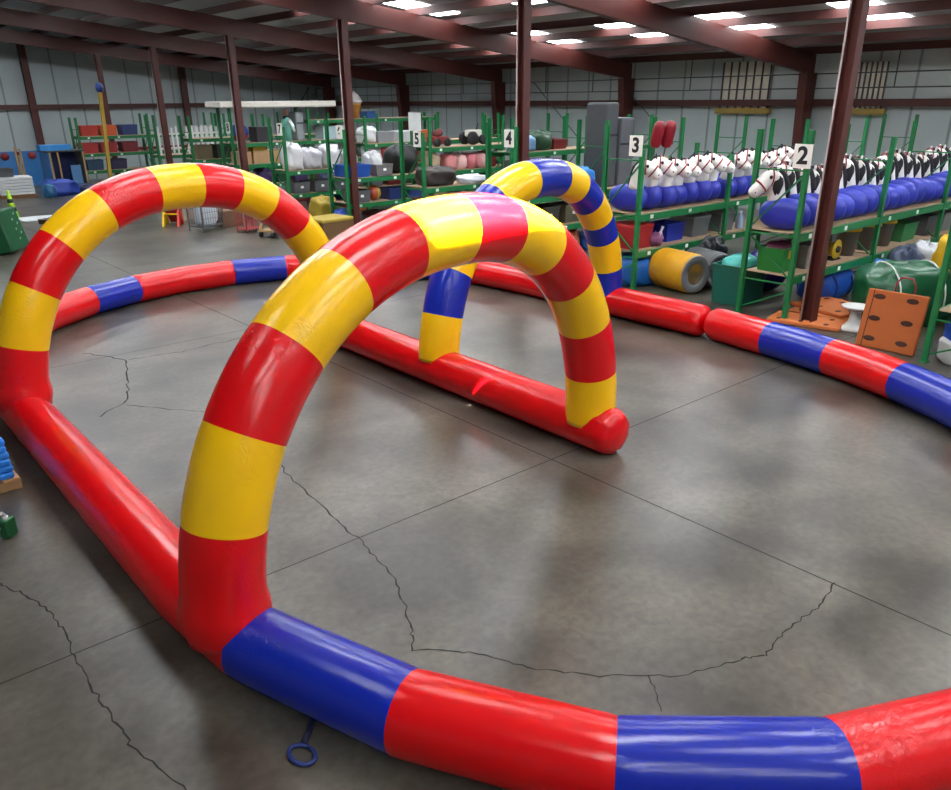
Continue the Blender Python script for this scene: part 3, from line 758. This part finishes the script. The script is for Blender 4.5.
for s in (-1, 1):
    MB().lathe([(.02, -.02), (.09, -.025), (.09, .025), (.02, .02)], (.03, s*.19, .09), 18, M=Matrix.Rotation(R(90), 3, 'X')).build('wheel', BLACK, t)
bundle('yellow sack standing beyond the green tarp near the right edge', 15.4, 5.0, 0, .55, .55, 1.22, 'd2a516', noise=.13)
bundle('navy cloth heap between yellow sack and green tarp', 14.85, 5.5, 0, .5, .5, 1.0, '39445e', noise=.16)
bundle('blue and white strapped cloth roll on the floor at the right edge', 12.24, 3.42, 0, .86, .82, .36, 'c3c5c6', noise=.04, strap='6d7075', e=.4)
bundle('bright blue sack on top of the white cloth roll at right edge', 12.26, 3.42, .3, .82, .78, .29, '1d4fb8', noise=.05, e=.5)

# --- number 4 rack
def pad(label, x, y, z, w, d, h, rz, hexc):
    t = thing('padded_block', label, 'pad', (x, y, z), rz)
    MB().box((0, 0, h/2), (w, d, h)).build('block', mat('pad_' + hexc, hexc, .6, bump=.3, bscale=4), t, bevel=.05)
    MB().box((0, -d/2 - .004, h*.62), (w*.92, .012, .05)).build('seam', BLACK, t)
    return t
pad('tallest dark grey padded block standing on the number 4 rack', 15.66, 13.4, L2, .54, .6, 1.95, R(8), '47494d')
pad('shorter grey padded block leaning beside the tallest one', 16.3, 13.35, L2, .46, .55, 1.6, R(-9), '54565b')
bundle('light blue bag on the number 4 rack left of the grey pads', 14.85, 13.3, L2, .6, .6, .5, '2c7fd0', noise=.12)
for i, (x, dy) in enumerate(((17.45, .0), (17.75, -.12))):
    t = thing('padded_pole', f'red padded pole {"left" if i == 0 else "right"} of the crossed pair above the white ponies', 'pole', (x, 13.3 + dy, L2), 0, 'red padded poles')
    M = Matrix.Rotation(R(12), 3, 'X')
    MB().tube([(0, 0, 0), (.0, -.18, .9)], .018, 8).build('pole', cm('4a3b34', .6), t)
    MB().sell((0, -.24, 1.17), (.15, .15, .33), .55, 1, n=20, m=14, rot=M).build('pad', cm('8e1626', .4), t)
bundle('small yellow bag below the red padded poles', 17.85, 13.1, L2, .3, .3, .6, 'b3914a', noise=.1)
for x, c, lab in ((12.75, '4c4a33', 'olive tote at the front end of the number 4 rack'), (13.5, '3c3a36', 'dark tote second along the number 4 rack lower shelf'), (14.3, '55503f', 'brownish tote third along the number 4 rack lower shelf')):
    tote(lab, x, 13.3, L1, .62, .7, .42, c, tagged=True)
t = thing('plush_pile', 'pale yellow crumpled plush heap on the floor right of rack 4 end', 'plush', (12.1, 12.2, 0))
MB().sell((0, 0, .28), (.45, .4, .3), noise=.2, seed=21, flat=.9).build('plush', cloth('cdb87c'), t)
tote('grey tote beneath the number 4 rack beside the plush heap', 12.9, 13.2, 0, .7, .7, .5, '44474a')
# --- number 5 rack
bundle('dark brown blanket heap on the number 5 rack front', 12.95, 16.6, L2, 1.05, .8, .46, '2b211d', noise=.09)
bundle('white crumpled sheet right of the dark brown blanket heap', 14.05, 16.45, L2, .85, .6, .2, 'c9cad2', noise=.12)
tote('pale grey tote at the end of the number 5 rack top shelf', 12.75, 17.85, L1 - .75, .75, .6, .55, '7a7c82', lid='c4c6cb')
carton('brown carton on the lower shelf at the number 5 rack end', 12.75, 16.65, L1, .7, .7, .4, hexc='6b4630')
carton('second brown carton along the number 5 rack lower shelf', 13.6, 16.65, L1, .6, .7, .34, hexc='7a5a3a')
bundle('blue wrapped roll on the number 5 rack behind the far arch', 15.9, 16.5, L3, .95, .6, .42, '6f93b8', noise=.06)
for x, c, lab in ((16.0, '5a5c60', 'grey tote on rack 5 behind the far arch'), (16.9, '7a2330', 'dark red tote on rack 5 behind the far arch')):
    tote(lab, x, 16.6, L2, .7, .7, .45, c)
# --- number 6 rack
tote('big blue tote at the end of the number 6 rack', 12.72, 20.2, L2, .78, .86, .34, '174ba0')
bundle('clear plastic wrap heap behind the blue tote', 13.55, 20.35, L2, .5, .5, .62, 'c2c4c6', noise=.16, rough=.25)
tote('grey tote with white label right of the big blue tote', 13.55, 19.98, L2, .6, .5, .32, '6f6b6c', tagged=True)
bundle('big black bag heap on the number 6 rack', 14.5, 20.25, L2, 1.05, .86, .82, '0c0d0e', noise=.08, e=.8)
tote('first grey tote on the lower shelf of the number 6 rack', 12.75, 20.1, L1, .6, .66, .34, '57585c', tagged=True)
t = thing('beach_ball', 'red and yellow ball on the lower shelf of rack 6', 'ball', (13.35, 20.1, L1))
m_ = MB(); m_.sell((0, 0, .22), (.22, .22, .22), n=24, m=14)
for i in range(len(m_.f)): m_.m[i] = (i % 24) // 6 % 2
m_.build('ball', [cm('a3492f', .5), cm('b8963a', .5)], t)
tote('dark blue tote on the lower shelf of the number 6 rack', 14.0, 20.1, L1, .62, .66, .32, '1d2f66')
tote('second dark blue tote on the lower shelf of the number 6 rack', 14.68, 20.1, L1, .5, .66, .32, '24386f')
bundle('dark red cloth heap on the floor under the number 6 rack', 13.6, 20.2, 0, 1.2, .8, .45, '4b1418', noise=.1)
bundle('blue and white wrapped bag on the floor right of red heap', 14.6, 20.0, 0, .7, .6, .55, '9fb4dc', noise=.14)
bundle('crumpled blue bag on the floor at the number 6 rack end', 12.45, 20.35, 0, .5, .7, .55, '2547a6', noise=.13)
for i in range(4):
    bundle(f'pink and white striped rolled cover, {ORD[i]} from left on rack 6', 16.2 + .42*i, 20.15, L2, .4, .7, .45, ('d98a8a', 'e6b9b4', 'c96f76', 'd89a9c')[i], noise=.08, name='rolled_cover', cat='roll')
bundle('beige plush toy heap on rack 6 beyond the black bag', 15.6, 20.2, L2 , .4, .6, .52, 'bfa98c', noise=.16, name='plush_pile', cat='plush')
t = thing('small_engine', 'red engine with black wheels on the rack 6 top deck', 'engine', (15.9, 20.2, L3))
MB().box((0, 0, .18), (.6, .4, .22)).build('block', cm('7a2320', .5), t, bevel=.03)
MB().tube([(-.15, 0, .28), (.1, 0, .42)], [.14, .12], 14).build('cylinder_head', cm('5e1c18', .5), t)
for s in (-1, 1): MB().lathe([(.03, -.04), (.12, -.05), (.12, .05), (.03, .04)], (s*.2, -.22, .12), 16, M=Matrix.Rotation(R(90), 3, 'X')).build('wheel', BLACK, t)
t = thing('toy_tractor', 'white and black small ride-on tractor on the rack 6 top deck', 'toy', (17.35, 20.2, L3))
MB().box((0, 0, .34), (.5, .3, .2)).build('body', cm('c9c6bc', .5), t, bevel=.04)
MB().tube([(.1, 0, .4), (.2, 0, .62)], .02, 8).build('steering_post', BLACK, t)
for x, r in ((-.2, .2), (.25, .15)):
    for s in (-1, 1): MB().lathe([(.05, -.04), (r, -.05), (r, .05), (.05, .04)], (x, s*.2, r), 18, M=Matrix.Rotation(R(90), 3, 'X')).build('wheel', BLACK, t)
bundle('black cover bag hanging low on rack 6 under the tractor', 17.2, 21.4, 0, 1.2, .8, 2.0, '1a1718', noise=.05)
# --- number 7 rack
for i, (x, w, c) in enumerate(((12.7, .6, 'd8d8dc'), (13.35, .65, 'b9b9c0'), (14.05, .65, 'c3c2c8'), (14.75, .6, 'aeadb4'))):
    bundle(f'clear and white plastic wrapped bag, {ORD[i]} from the rack 7 end', x, 23.7, L2, w, .8, (.8, .62, .7, .5)[i], c, noise=.12, name='plastic_bag', cat='bag', rough=.25)
for i in range(3):
    tote(f'grey tote with white label, {ORD[i]} from rack 7 end on lower shelf', 12.75 + .75*i, 23.6, L1, .6, .7, .34, '5a5b60', tagged=True, group='labelled grey totes on rack 7')
bundle('dark blue cover heap behind the grey totes on rack 7', 14.7, 24.8, 0, 1.0, .8, 1.2, '1a2450', noise=.08)
bundle('olive yellow tarp heap on the floor under rack 7', 12.7, 22.0, 0, .8, .8, .75, 'a58c2c', noise=.13)
carton('tall white carton on rack 7 middle deck', 15.9, 23.75, L2, .7, .6, .6, hexc='d6d6d8')
for i in range(5):
    bundle(f'red and white costume heap, {ORD[i]} from left on rack 7', 16.2 + .5*i, 23.55, L2, .45, .5, .62, ('a83a3a', '8f2a2c', 'b04a45', '9c3234', '7d2226')[i], noise=.17, name='costume_heap', cat='costume')
tote('grey tote on the rack 7 top deck', 16.2, 23.7, L3, .7, .6, .35, '8f9296')
tote('white tote on the rack 7 top deck', 17.1, 23.7, L3, .8, .6, .3, 'c5c8cc', lid='d5d8dc')
# --- number 8 rack and beyond
for i, (x, w) in enumerate(((12.72, .5), (13.35, .62), (14.05, .62))):
    carton(f'tan cardboard box, {ORD[i]} from the rack 8 end', x, 27.4, L2, w, .6, .4, group='tan cardboard boxes on rack 8')
carton('yellow box on the cartons at rack 8', 13.35, 27.4, L2 + .405, .5, .4, .22, hexc='b79a2a', name='yellow_box')
bundle('dark green bag behind the tan boxes on rack 8', 14.75, 27.4, L2, .6, .6, .62, '1d3b2c', noise=.1)
t = thing('canopy_panel', 'long white canopy panel lying across the rack 8 top', 'panel', (14.15, 27.45, 3.285))
MB().box((0, 0, .11), (4.5, 1.25, .19)).build('panel', cm('e2ded4', .5), t, bevel=.04)
MB().box((0, -.6, .02), (4.3, .04, .04)).build('rail', cm('b9b4a6', .5), t)
t = thing('globe_ball', 'blue and red ball under the left end of white canopy', 'ball', (12.75, 27.4, L3))
m_ = MB(); m_.sell((0, 0, .32), (.32, .32, .32), n=24, m=14)
for i in range(len(m_.f)): m_.m[i] = 1 if i < 24*6 else 0
m_.build('ball', [cm('24418f', .4), cm('8a2a2c', .4)], t)
carton('dark machine case under the white canopy', 13.55, 27.4, L3, .6, .6, .5, hexc='2c2a30', name='machine_case', cat='case')
t = thing('jersey_mannequin', 'mannequin in teal and white jersey with black collar under the canopy', 'mannequin', (14.55, 27.3, L3))
MB().sell((0, 0, .95), (.1, .11, .13), n=16, m=12).build('head', cm('b98d76', .6), t)
MB().tube([(0, 0, 0), (0, 0, .3), (0, 0, .55), (0, 0, .72), (0, 0, .82)], [.2, .2, .25, .2, .08], 18, sy=.7).build('torso', cm('6fb5a6', .6), t)
for s in (-1, 1): MB().tube([(0, s*.2, .68), (.05, s*.34, .5), (.1, s*.36, .3)], [.085, .075, .05], 10).build('sleeve', cm('cfe3dc', .6), t)
MB().tube([(0, 0, .74), (0, 0, .84)], [.13, .09], 14).build('collar', BLACK, t)
pad('grey cabinet panel standing on rack 8 right of the jersey mannequin', 15.0, 27.4, L3 + .001, .32, .6, .95, 0, '8b9094')
for i, (x, c) in enumerate(((15.75, 'c6cace'), (16.3, 'b4babf'))):
    pad(f'{("white", "pale grey")[i]} appliance panel on rack 8 near the number 6 sign', x, 27.4, L2, .5, .6, (.66, .66)[i], 0, c)
for i, (x, c) in enumerate(((16.2, 'a9c0c8'), (16.9, 'c9ced2'))):
    carton(f'{("pale blue", "white")[i]} box on the rack 8 third deck', x, 27.4, L3, .55, .6, .45, hexc=c)
t = thing('ice_cream_prop', 'giant soft serve ice cream cone prop on the rack top', 'prop', (17.55, 27.4, 2.857))
MB().lathe([(.14, 0), (.2, .3), (.24, .42), (.25, .44), (.25, .52), (.2, .52)], n=20).build('cone', mat('wafer', 'b07a2e', .6, var=.3, scale=20), t)
MB().lathe([(.2, .5), (.29, .54), (.31, .6), (.26, .66), (.26, .7), (.2, .76), (.19, .8), (.1, .87), (.03, .95)], n=20).build('ice_cream', cm('c9c6c2', .4), t)
carton('blue box beside the ice cream cone prop', 18.0, 27.2, 2.857, .4, .5, .25, hexc='27508a')
for i, (x, c) in enumerate(((12.8, '7d6f55'), (13.6, '3d4a42'), (14.5, '8b5a35'))):
    carton(f'{("tan", "dark green", "brown")[i]} box on the rack left of the canopy', x, 31.0, L2, .6, .6, .5, hexc=c)
# more goods on the number 4 to 8 racks
CL = [('grey', '5c5e62'), ('black', '222326'), ('blue', '1f4a96'), ('brown', '6b4a30'), ('white', 'c9cacc'), ('dark green', '23462f'), ('dark red', '6d1d20'), ('purple', '43305f'), ('tan', '9a7b55'), ('orange', 'b05a24')]
rc = random.Random(11); ROWW = {4: 'four', 5: 'five', 6: 'six', 7: 'seven', 8: 'eight'}
def clutter(r, z, shelf, xs_, deep):
    k = 0
    for x in xs_:
        cn, ch = CL[rc.randrange(len(CL))]; y = sum(ROWY[r])/2 + rc.uniform(-.05, .05); h = rc.uniform(.26, .46); w = rc.uniform(.5, .68)
        where = f'{ORD[k]} from the left on the {shelf} of rack {ROWW[r]}'; kind = rc.random(); k += 1
        if kind < .42: tote(f'{cn} tote, {where}', x, y, z, w, .62, h, ch, tagged=rc.random() < .5)
        elif kind < .6: carton(f'{cn} carton, {where}', x, y, z, w, .6, h, hexc=ch)
        else: bundle(f'{cn} bagged heap, {where}', x, y, z, w, .7, h*1.25, ch, noise=.13)
for r in (4, 5, 6, 7, 8):
    if r > 5: clutter(r, L1, 'far lower shelf', [15.75, 16.5, 17.2, 17.85], .6)
    if r in (4, 5): clutter(r, 0, 'bottom level', [12.9 + .75*i for i in range(3)] if r == 5 else [13.7, 14.4, 15.0], .6)
    if r in (7, 8): clutter(r, 0, 'bottom level', [13.6, 14.3, 15.0] if r == 7 else [12.8, 13.5, 14.2, 14.9], .6)
clutter(4, L2, 'top shelf', [12.75, 13.4, 14.1], .6)
clutter(5, L1, 'far lower shelf', [15.75, 16.5, 17.2], .6)
clutter(8, L2, 'far middle shelf', [17.0, 17.75], .6)
clutter(5, L3, 'far upper deck', [16.75, 17.4], .6)
clutter(6, L2 - .001 + .001, 'outer middle shelf', [17.95], .6)
clutter(7, L3, 'far upper deck', [15.65, 17.9], .6)
clutter(8, L1, 'lower shelf', [12.75, 13.5, 14.2, 14.9], .6)
# white picket fences
def fence(label, x, y, rz):
    t = thing('picket_fence', label, 'fence', (x, y, L2), rz, 'white picket fences on the rack')
    WH = cm('dcdcda', .5)
    for i in range(6): MB().box((-.5 + .2*i, 0, .55), (.09, .025, 1.1 - .12*(i % 2))).build('picket', WH, t, bevel=.01)
    for z in (.25, .8): MB().box((0, .025, z), (1.14, .025, .07)).build('rail', WH, t)
    return t
f0 = fence('white picket fence nearest the rack end', 12.95, 34.45, R(8))
dup(f0, (14.2, 34.45, L2), R(-6), 'middle white picket fence on the same rack deck')
dup(f0, (14.6, 34.8, L2), R(-14), 'white picket fence standing behind the middle one')
for i, (x, z, c, lab) in enumerate(((10.7, L2, 'b8383a', 'red crate on the middle deck of the farthest left rack'), (11.5, L2, 'a83238', 'second red crate on the middle deck of the farthest left rack'), (12.4, L2, '7a2a34', 'dark red crate on the middle deck of the farthest left rack'),
    (10.8, L3, 'b33a2e', 'red crate on the top deck of the farthest left rack'), (11.6, L3, 'cf5a2a', 'orange crate on the top deck of the farthest left rack'), (12.5, L3, '2f3f72', 'blue crate on the top deck of the farthest left rack'),
    (10.8, L1, '35506b', 'slate blue crate on the lowest deck of the farthest left rack'), (11.8, L1, '3c3556', 'violet crate on the lowest deck of the farthest left rack'))):
    tote(lab, x, 38.2, z, .72, .7, .42, c, name='storage_crate', cat='crate')

# ------------------------------------------------------------------ left part of the hall
cone = thing('safety_cone', 'lime green safety cone with black bands behind the green box', 'cone', (5.62, 29.6, 0))
MB().box((0, 0, .02), (.42, .42, .04)).build('base', cm('7bb11c', .5), cone, bevel=.01)
MB().lathe([(.17, .03), (.03, .9)], n=20).build('body', cm('a2d11e', .5), cone)
for a, b in ((.25, .38), (.52, .64)):
    r0 = .17 - .14*(a-.03)/.87 + .004; r1 = .17 - .14*(b-.03)/.87 + .004
    MB().lathe([(r0, a), (r1, b)], n=20).build('band', BLACK, cone)
gb = thing('plastic_tank', 'dark green plastic block with round dimples standing on edge', 'tank', (4.15, 22.9, .0), R(58))
til = Matrix.Rotation(R(-11), 3, 'X')
MB().box(til @ Vector((0, 0, .52)) + Vector((0, 0, .02)), (1.15, .5, 1.0), rot=til).build('block', cm('11502e', .45), gb, bevel=.05)
for i in range(6):
    c = til @ Vector((.12 + .2*(i % 2), -.252, .25 + .12*i)) + Vector((0, 0, .02))
    MB().sell(c, (.035, .006, .035), n=12, m=6).build('dimple', cm('a9c4b2', .5), gb)
wb = thing('timber_pallet', 'low timber pallet under the white panel stack', 'pallet', (7.25, 36.6, 0), R(-5))
for y in (-.5, 0, .5): MB().box((0, y, .05), (1.3, .1, .1)).build('bearer', cm('7d5a3c', .8), wb)
MB().box((0, 0, .115), (1.3, 1.15, .03)).build('deck', cm('8a6647', .8), wb)
for i in range(6):
    t = MB().box((0, 0, .055), (1.2, 1.0, .092)).build('white_panel', cm('d3d6d8', .5), bevel=.012)
    t.location = (7.25, 36.6, .132 + .112*i); t.rotation_euler = (0, 0, R(-5 + .5*(i % 2)))
    tag(t, f'white panel, {("lowest", "second lowest", "third from below", "fourth from below", "second from top", "topmost")[i]} of the stack on the timber pallet', 'panel', 'white panels stacked on a pallet')
tote('dark grey bin on top of the white panel stack', 6.95, 36.6, .805, .62, .6, .32, '4b4d50')
# blue game booth panels along the end wall
for i, (x, lab) in enumerate(((8.05, 'blue plywood booth panel at the far left edge'), (9.15, 'blue plywood booth panel, second from the left edge'), (10.25, 'blue plywood booth panel just left of the dark open booth'))):
    t = thing('booth_panel', lab, 'panel', (x, 41.4, 0), R(-6 + 4*i), 'blue booth panels along the end wall')
    MB().box((0, 0, .75), (.85, .05, 1.5)).build('board', cm('2f6fae', .5), t, bevel=.01)
    for s in (-1, 1): MB().box((s*.45, -.03, .8), (.07, .07, 1.6 + .2*(s > 0))).build('post', cm('b08c5c', .7), t)
    MB().lathe([(.01, -.02), (.17, -.02), (.17, .02), (.01, .02)], (.0, -.05, 1.3), 20, M=Matrix.Rotation(R(90), 3, 'X')).build('disc', cm('7b2029', .5), t)
t = thing('game_booth', 'dark blue open front booth with timber uprights and grey side', 'booth', (9.45, 37.6, 0), R(6))
MB().box((0, .5, .8), (1.4, .05, 1.6)).build('back_panel', cm('17285f', .5), t)
MB().box((-.7, 0, .8), (.05, 1.0, 1.6)).build('side_panel', cm('2a6fb0', .5), t)
MB().box((.7, 0, .8), (.05, 1.0, 1.6)).build('side_panel', cm('6d706e', .5), t)
MB().box((0, 0, 1.63), (1.5, 1.1, .06)).build('roof', cm('3a3d40', .5), t)
for x in (-.66, -.35, .66): MB().box((x, -.5, .8), (.06, .06, 1.6)).build('post', cm('b8935f', .7), t)
MB().box((.35, -.3, .55), (.4, .04, 1.0)).build('inner_board', cm('5e8fc0', .5), t)
carton('bright blue long box on top of the dark open booth', 9.2, 37.6, 1.662, 1.2, .6, .22, hexc='3a8fd6', name='blue_case', cat='case')
bundle('blue tarp heap between the white panels and open booth', 8.75, 36.1, 0, 1.3, .9, .6, '2340a0', noise=.16)
bundle('teal sack beside the blue tarp heap', 8.25, 35.7, 0, .45, .5, .5, '1d5d86', noise=.1)
bundle('dark navy cover on the floor before the open booth', 9.6, 36.4, 0, 1.2, .7, .35, '1b2450', noise=.18)
t = thing('lift_mast', 'leaning yellow steel mast with dark blue head by the racks', 'mast', (11.0, 36.9, 0))
MB().bar((0, 0, .1), (.35, .4, 4.0), .13, .13).build('mast', cm('b4922a', .5), t)
MB().box((0, 0, .06), (.5, .5, .12)).build('base', BLACK, t)
MB().sell((.36, .41, 4.05), (.16, .16, .22), n=14, m=10).build('head', cm('1d3a7a', .5), t)
t = thing('pallet', 'dark timber pallet flat on the floor beside white sheet', 'pallet', (6.55, 27.6, 0), R(30))
for y in (-.4, 0, .4): MB().box((0, y, .06), (.95, .1, .12)).build('bearer', cm('46382d', .8), t)
for k in range(5): MB().box((-.4 + .2*k, 0, .132), (.14, .95, .024)).build('slat', cm('5d4a3a', .8), t)
o = MB().sell((0, 0, .03), (.75, .5, .03), .6, .7, n=36, m=8, noise=.12, seed=3).build('plastic_sheet', cm('d3d9de', .5)); o.location = (6.2, 29.0, 0)
tag(o, 'white plastic sheet lying flat on the floor behind the left arch', 'sheet')
# small slide toy
t = thing('toy_slide', 'small yellow and red toddler slide seen under the left arch', 'toy', (8.95, 24.6, 0), R(-35))
def aframe(x, m):
    MB().add([(x-.03, -.35, 0), (x-.03, -.18, 0), (x-.03, 0, .3), (x-.03, .18, 0), (x-.03, .35, 0), (x-.03, .08, .52), (x-.03, -.08, .52)] + [(x+.03, -.35, 0), (x+.03, -.18, 0), (x+.03, 0, .3), (x+.03, .18, 0), (x+.03, .35, 0), (x+.03, .08, .52), (x+.03, -.08, .52)],
        [(0, 1, 2, 6), (2, 3, 4, 5), (2, 5, 6), (13, 9, 8, 7), (12, 11, 10, 9), (13, 12, 9), (0, 7, 8, 1), (1, 8, 9, 2), (2, 9, 10, 3), (3, 10, 11, 4), (4, 11, 12, 5), (5, 12, 13, 6), (6, 13, 7, 0)]).build('side', m, t)
aframe(-.22, cm('e0b414', .35)); aframe(.22, cm('d2382e', .35))
MB().bar((0, -.02, .46), (0, .5, .04), .38, .03).build('slide_bed', cm('c93030', .35), t)
MB().box((0, -.12, .34), (.4, .16, .03)).build('step', cm('e0b414', .35), t)
# mesh cart with white goods
t = thing('mesh_cart', 'grey wire mesh cart heaped with white bags', 'cart', (9.3, 22.9, 0), R(20))
GM = cm('6f7274', .4, metal=.6)
MB().box((0, 0, .14), (.8, .6, .03)).build('tray', GM, t)
for sx in (-1, 1):
    for sy in (-1, 1):
        MB().box((sx*.39, sy*.29, .38), (.03, .03, .76)).build('post', GM, t)
for y in (-.295, .295):
    for k in range(9): MB().box((-.36 + .09*k, y, .43), (.008, .008, .6)).build('wire', GM, t)
    for k in range(4): MB().box((0, y, .2 + .17*k), (.78, .012, .012)).build('wire', GM, t)
for x in (-.395, .395):
    for k in range(6): MB().box((x, -.25 + .1*k, .43), (.008, .008, .6)).build('wire', GM, t)
bundle('white bagged goods heaped inside the wire mesh cart', 9.3, 22.9, .157, .66, .48, .68, 'c6cad2', noise=.06, name='bagged_goods', cat='bag')
carton('weathered wooden crate behind the wire mesh cart', 9.85, 25.6, 0, .6, .6, .5, hexc='8b7a6a', name='wooden_crate', cat='crate')
carton('brown wooden crate right of the wire mesh cart', 10.15, 23.3, .06, .65, .6, .46, hexc='6d4c38', name='wooden_crate', cat='crate')
bpy.data.objects['wooden_crate.001'].location.z = 0
t = thing('wire_basket', 'red wire basket cart beyond the left arch', 'basket', (10.1, 21.75, 0), R(15))
RW = cm('a83a3c', .45)
MB().box((0, 0, .1), (.6, .45, .02)).build('tray', RW, t)
for y in (-.22, .22):
    for k in range(8): MB().box((-.28 + .08*k, y, .36), (.01, .01, .52)).build('wire', RW, t)
    for z in (.3, .6): MB().box((0, y, z), (.6, .014, .014)).build('rim', RW, t)
for x in (-.29, .29):
    MB().box((x, 0, .6), (.014, .45, .014)).build('rim', RW, t)
    for y in (-.2, .2): MB().box((x, y, .3), (.02, .02, .6)).build('leg', RW, t)
t = thing('panel_dolly', 'timber A frame dolly with black caster wheels', 'dolly', (10.2, 20.5, 0), R(25))
TW = cm('a3845c', .7)
MB().box((0, 0, .18), (.7, .5, .05)).build('base', TW, t)
for s in (-1, 1):
    MB().bar((-.3, s*.2, .2), (-.05, s*.2, .68), .05, .05).build('upright', TW, t)
    MB().bar((.22, s*.2, .2), (-.02, s*.2, .68), .05, .05).build('upright', TW, t)
for sx in (-.28, .28):
    for s in (-1, 1): MB().lathe([(.02, -.02), (.075, -.025), (.075, .025), (.02, .02)], (sx, s*.2, .078), 14, M=Matrix.Rotation(R(90), 3, 'X')).build('wheel', BLACK, t)
t = thing('cardboard_box', 'large brown cardboard box with yellow foam on top, beside left arch', 'box', (10.3, 17.6, 0), R(6))
MB().box((0, 0, .36), (.95, .8, .72)).build('carton', cm('6e5130', .75), t, bevel=.01)
MB().box((0, 0, .76), (.98, .83, .09)).build('foam_lid', cm('a08a35', .8), t, bevel=.03)
# lower left foreground
t = thing('timber_pallet', 'timber pallet at the left edge under the blue stack', 'pallet', (.5, 8.6, 0), R(2))
for y in (-.45, 0, .45): MB().box((0, y, .05), (1.12, .09, .1)).build('bearer', cm('a98158', .8), t)
for k in range(6): MB().box((-.47 + .19*k, 0, .112), (.14, 1.05, .024)).build('slat', cm('b98f62', .8), t)
for i in range(6):
    o = MB().box((0, 0, .034), (.98, .98, .066)).build('foam_sheet', cm('1f78d6', .6), bevel=.02)
    o.location = (.53 - .004*i, 8.58, .126 + .069*i); o.rotation_euler = (0, 0, R(2 + .8*(i % 2)))
    tag(o, f'bright blue foam sheet, {("lowest", "second lowest", "third from below", "fourth from below", "second from top", "topmost")[i]} of the stack at the left edge', 'foam', 'blue foam sheets on the pallet')
t = thing('spray_bottle', 'small dark green bottle with white pump handle on floor', 'bottle', (.76, 7.16, 0), R(40))
MB().box((0, 0, .09), (.13, .09, .18)).build('bottle', cm('17502c', .35), t, bevel=.02)
MB().tube([(0, 0, .17), (0, 0, .2)], .025, 12).build('cap', cm('d7d7d2', .4), t)
MB().tube([(0, 0, .2), (-.02, 0, .24), (-.09, 0, .245), (-.11, 0, .2), (-.1, 0, .12)], .014, 8).build('handle', cm('c9c9c4', .4), t)

# ------------------------------------------------------------------ light
sun = bpy.data.lights.new('sun', 'SUN'); sun.energy = 260; sun.angle = R(1.2); sun.color = (1, .95, .86)
so = bpy.data.objects.new('sun', sun); COL.objects.link(so)
so.rotation_euler = sd.to_track_quat('Z', 'Y').to_euler()
so.location = (0, 0, 20)
w = bpy.data.worlds.new('world'); SC.world = w; w.use_nodes = True
bg = w.node_tree.nodes['Background']; bg.inputs[0].default_value = (.6, .75, 1, 1); bg.inputs[1].default_value = 1.5
vs_ = SC.view_settings; vs_.view_transform = 'Standard'; vs_.look = 'None'; vs_.exposure = 1.05; vs_.gamma = 1; vs_.use_curve_mapping = False
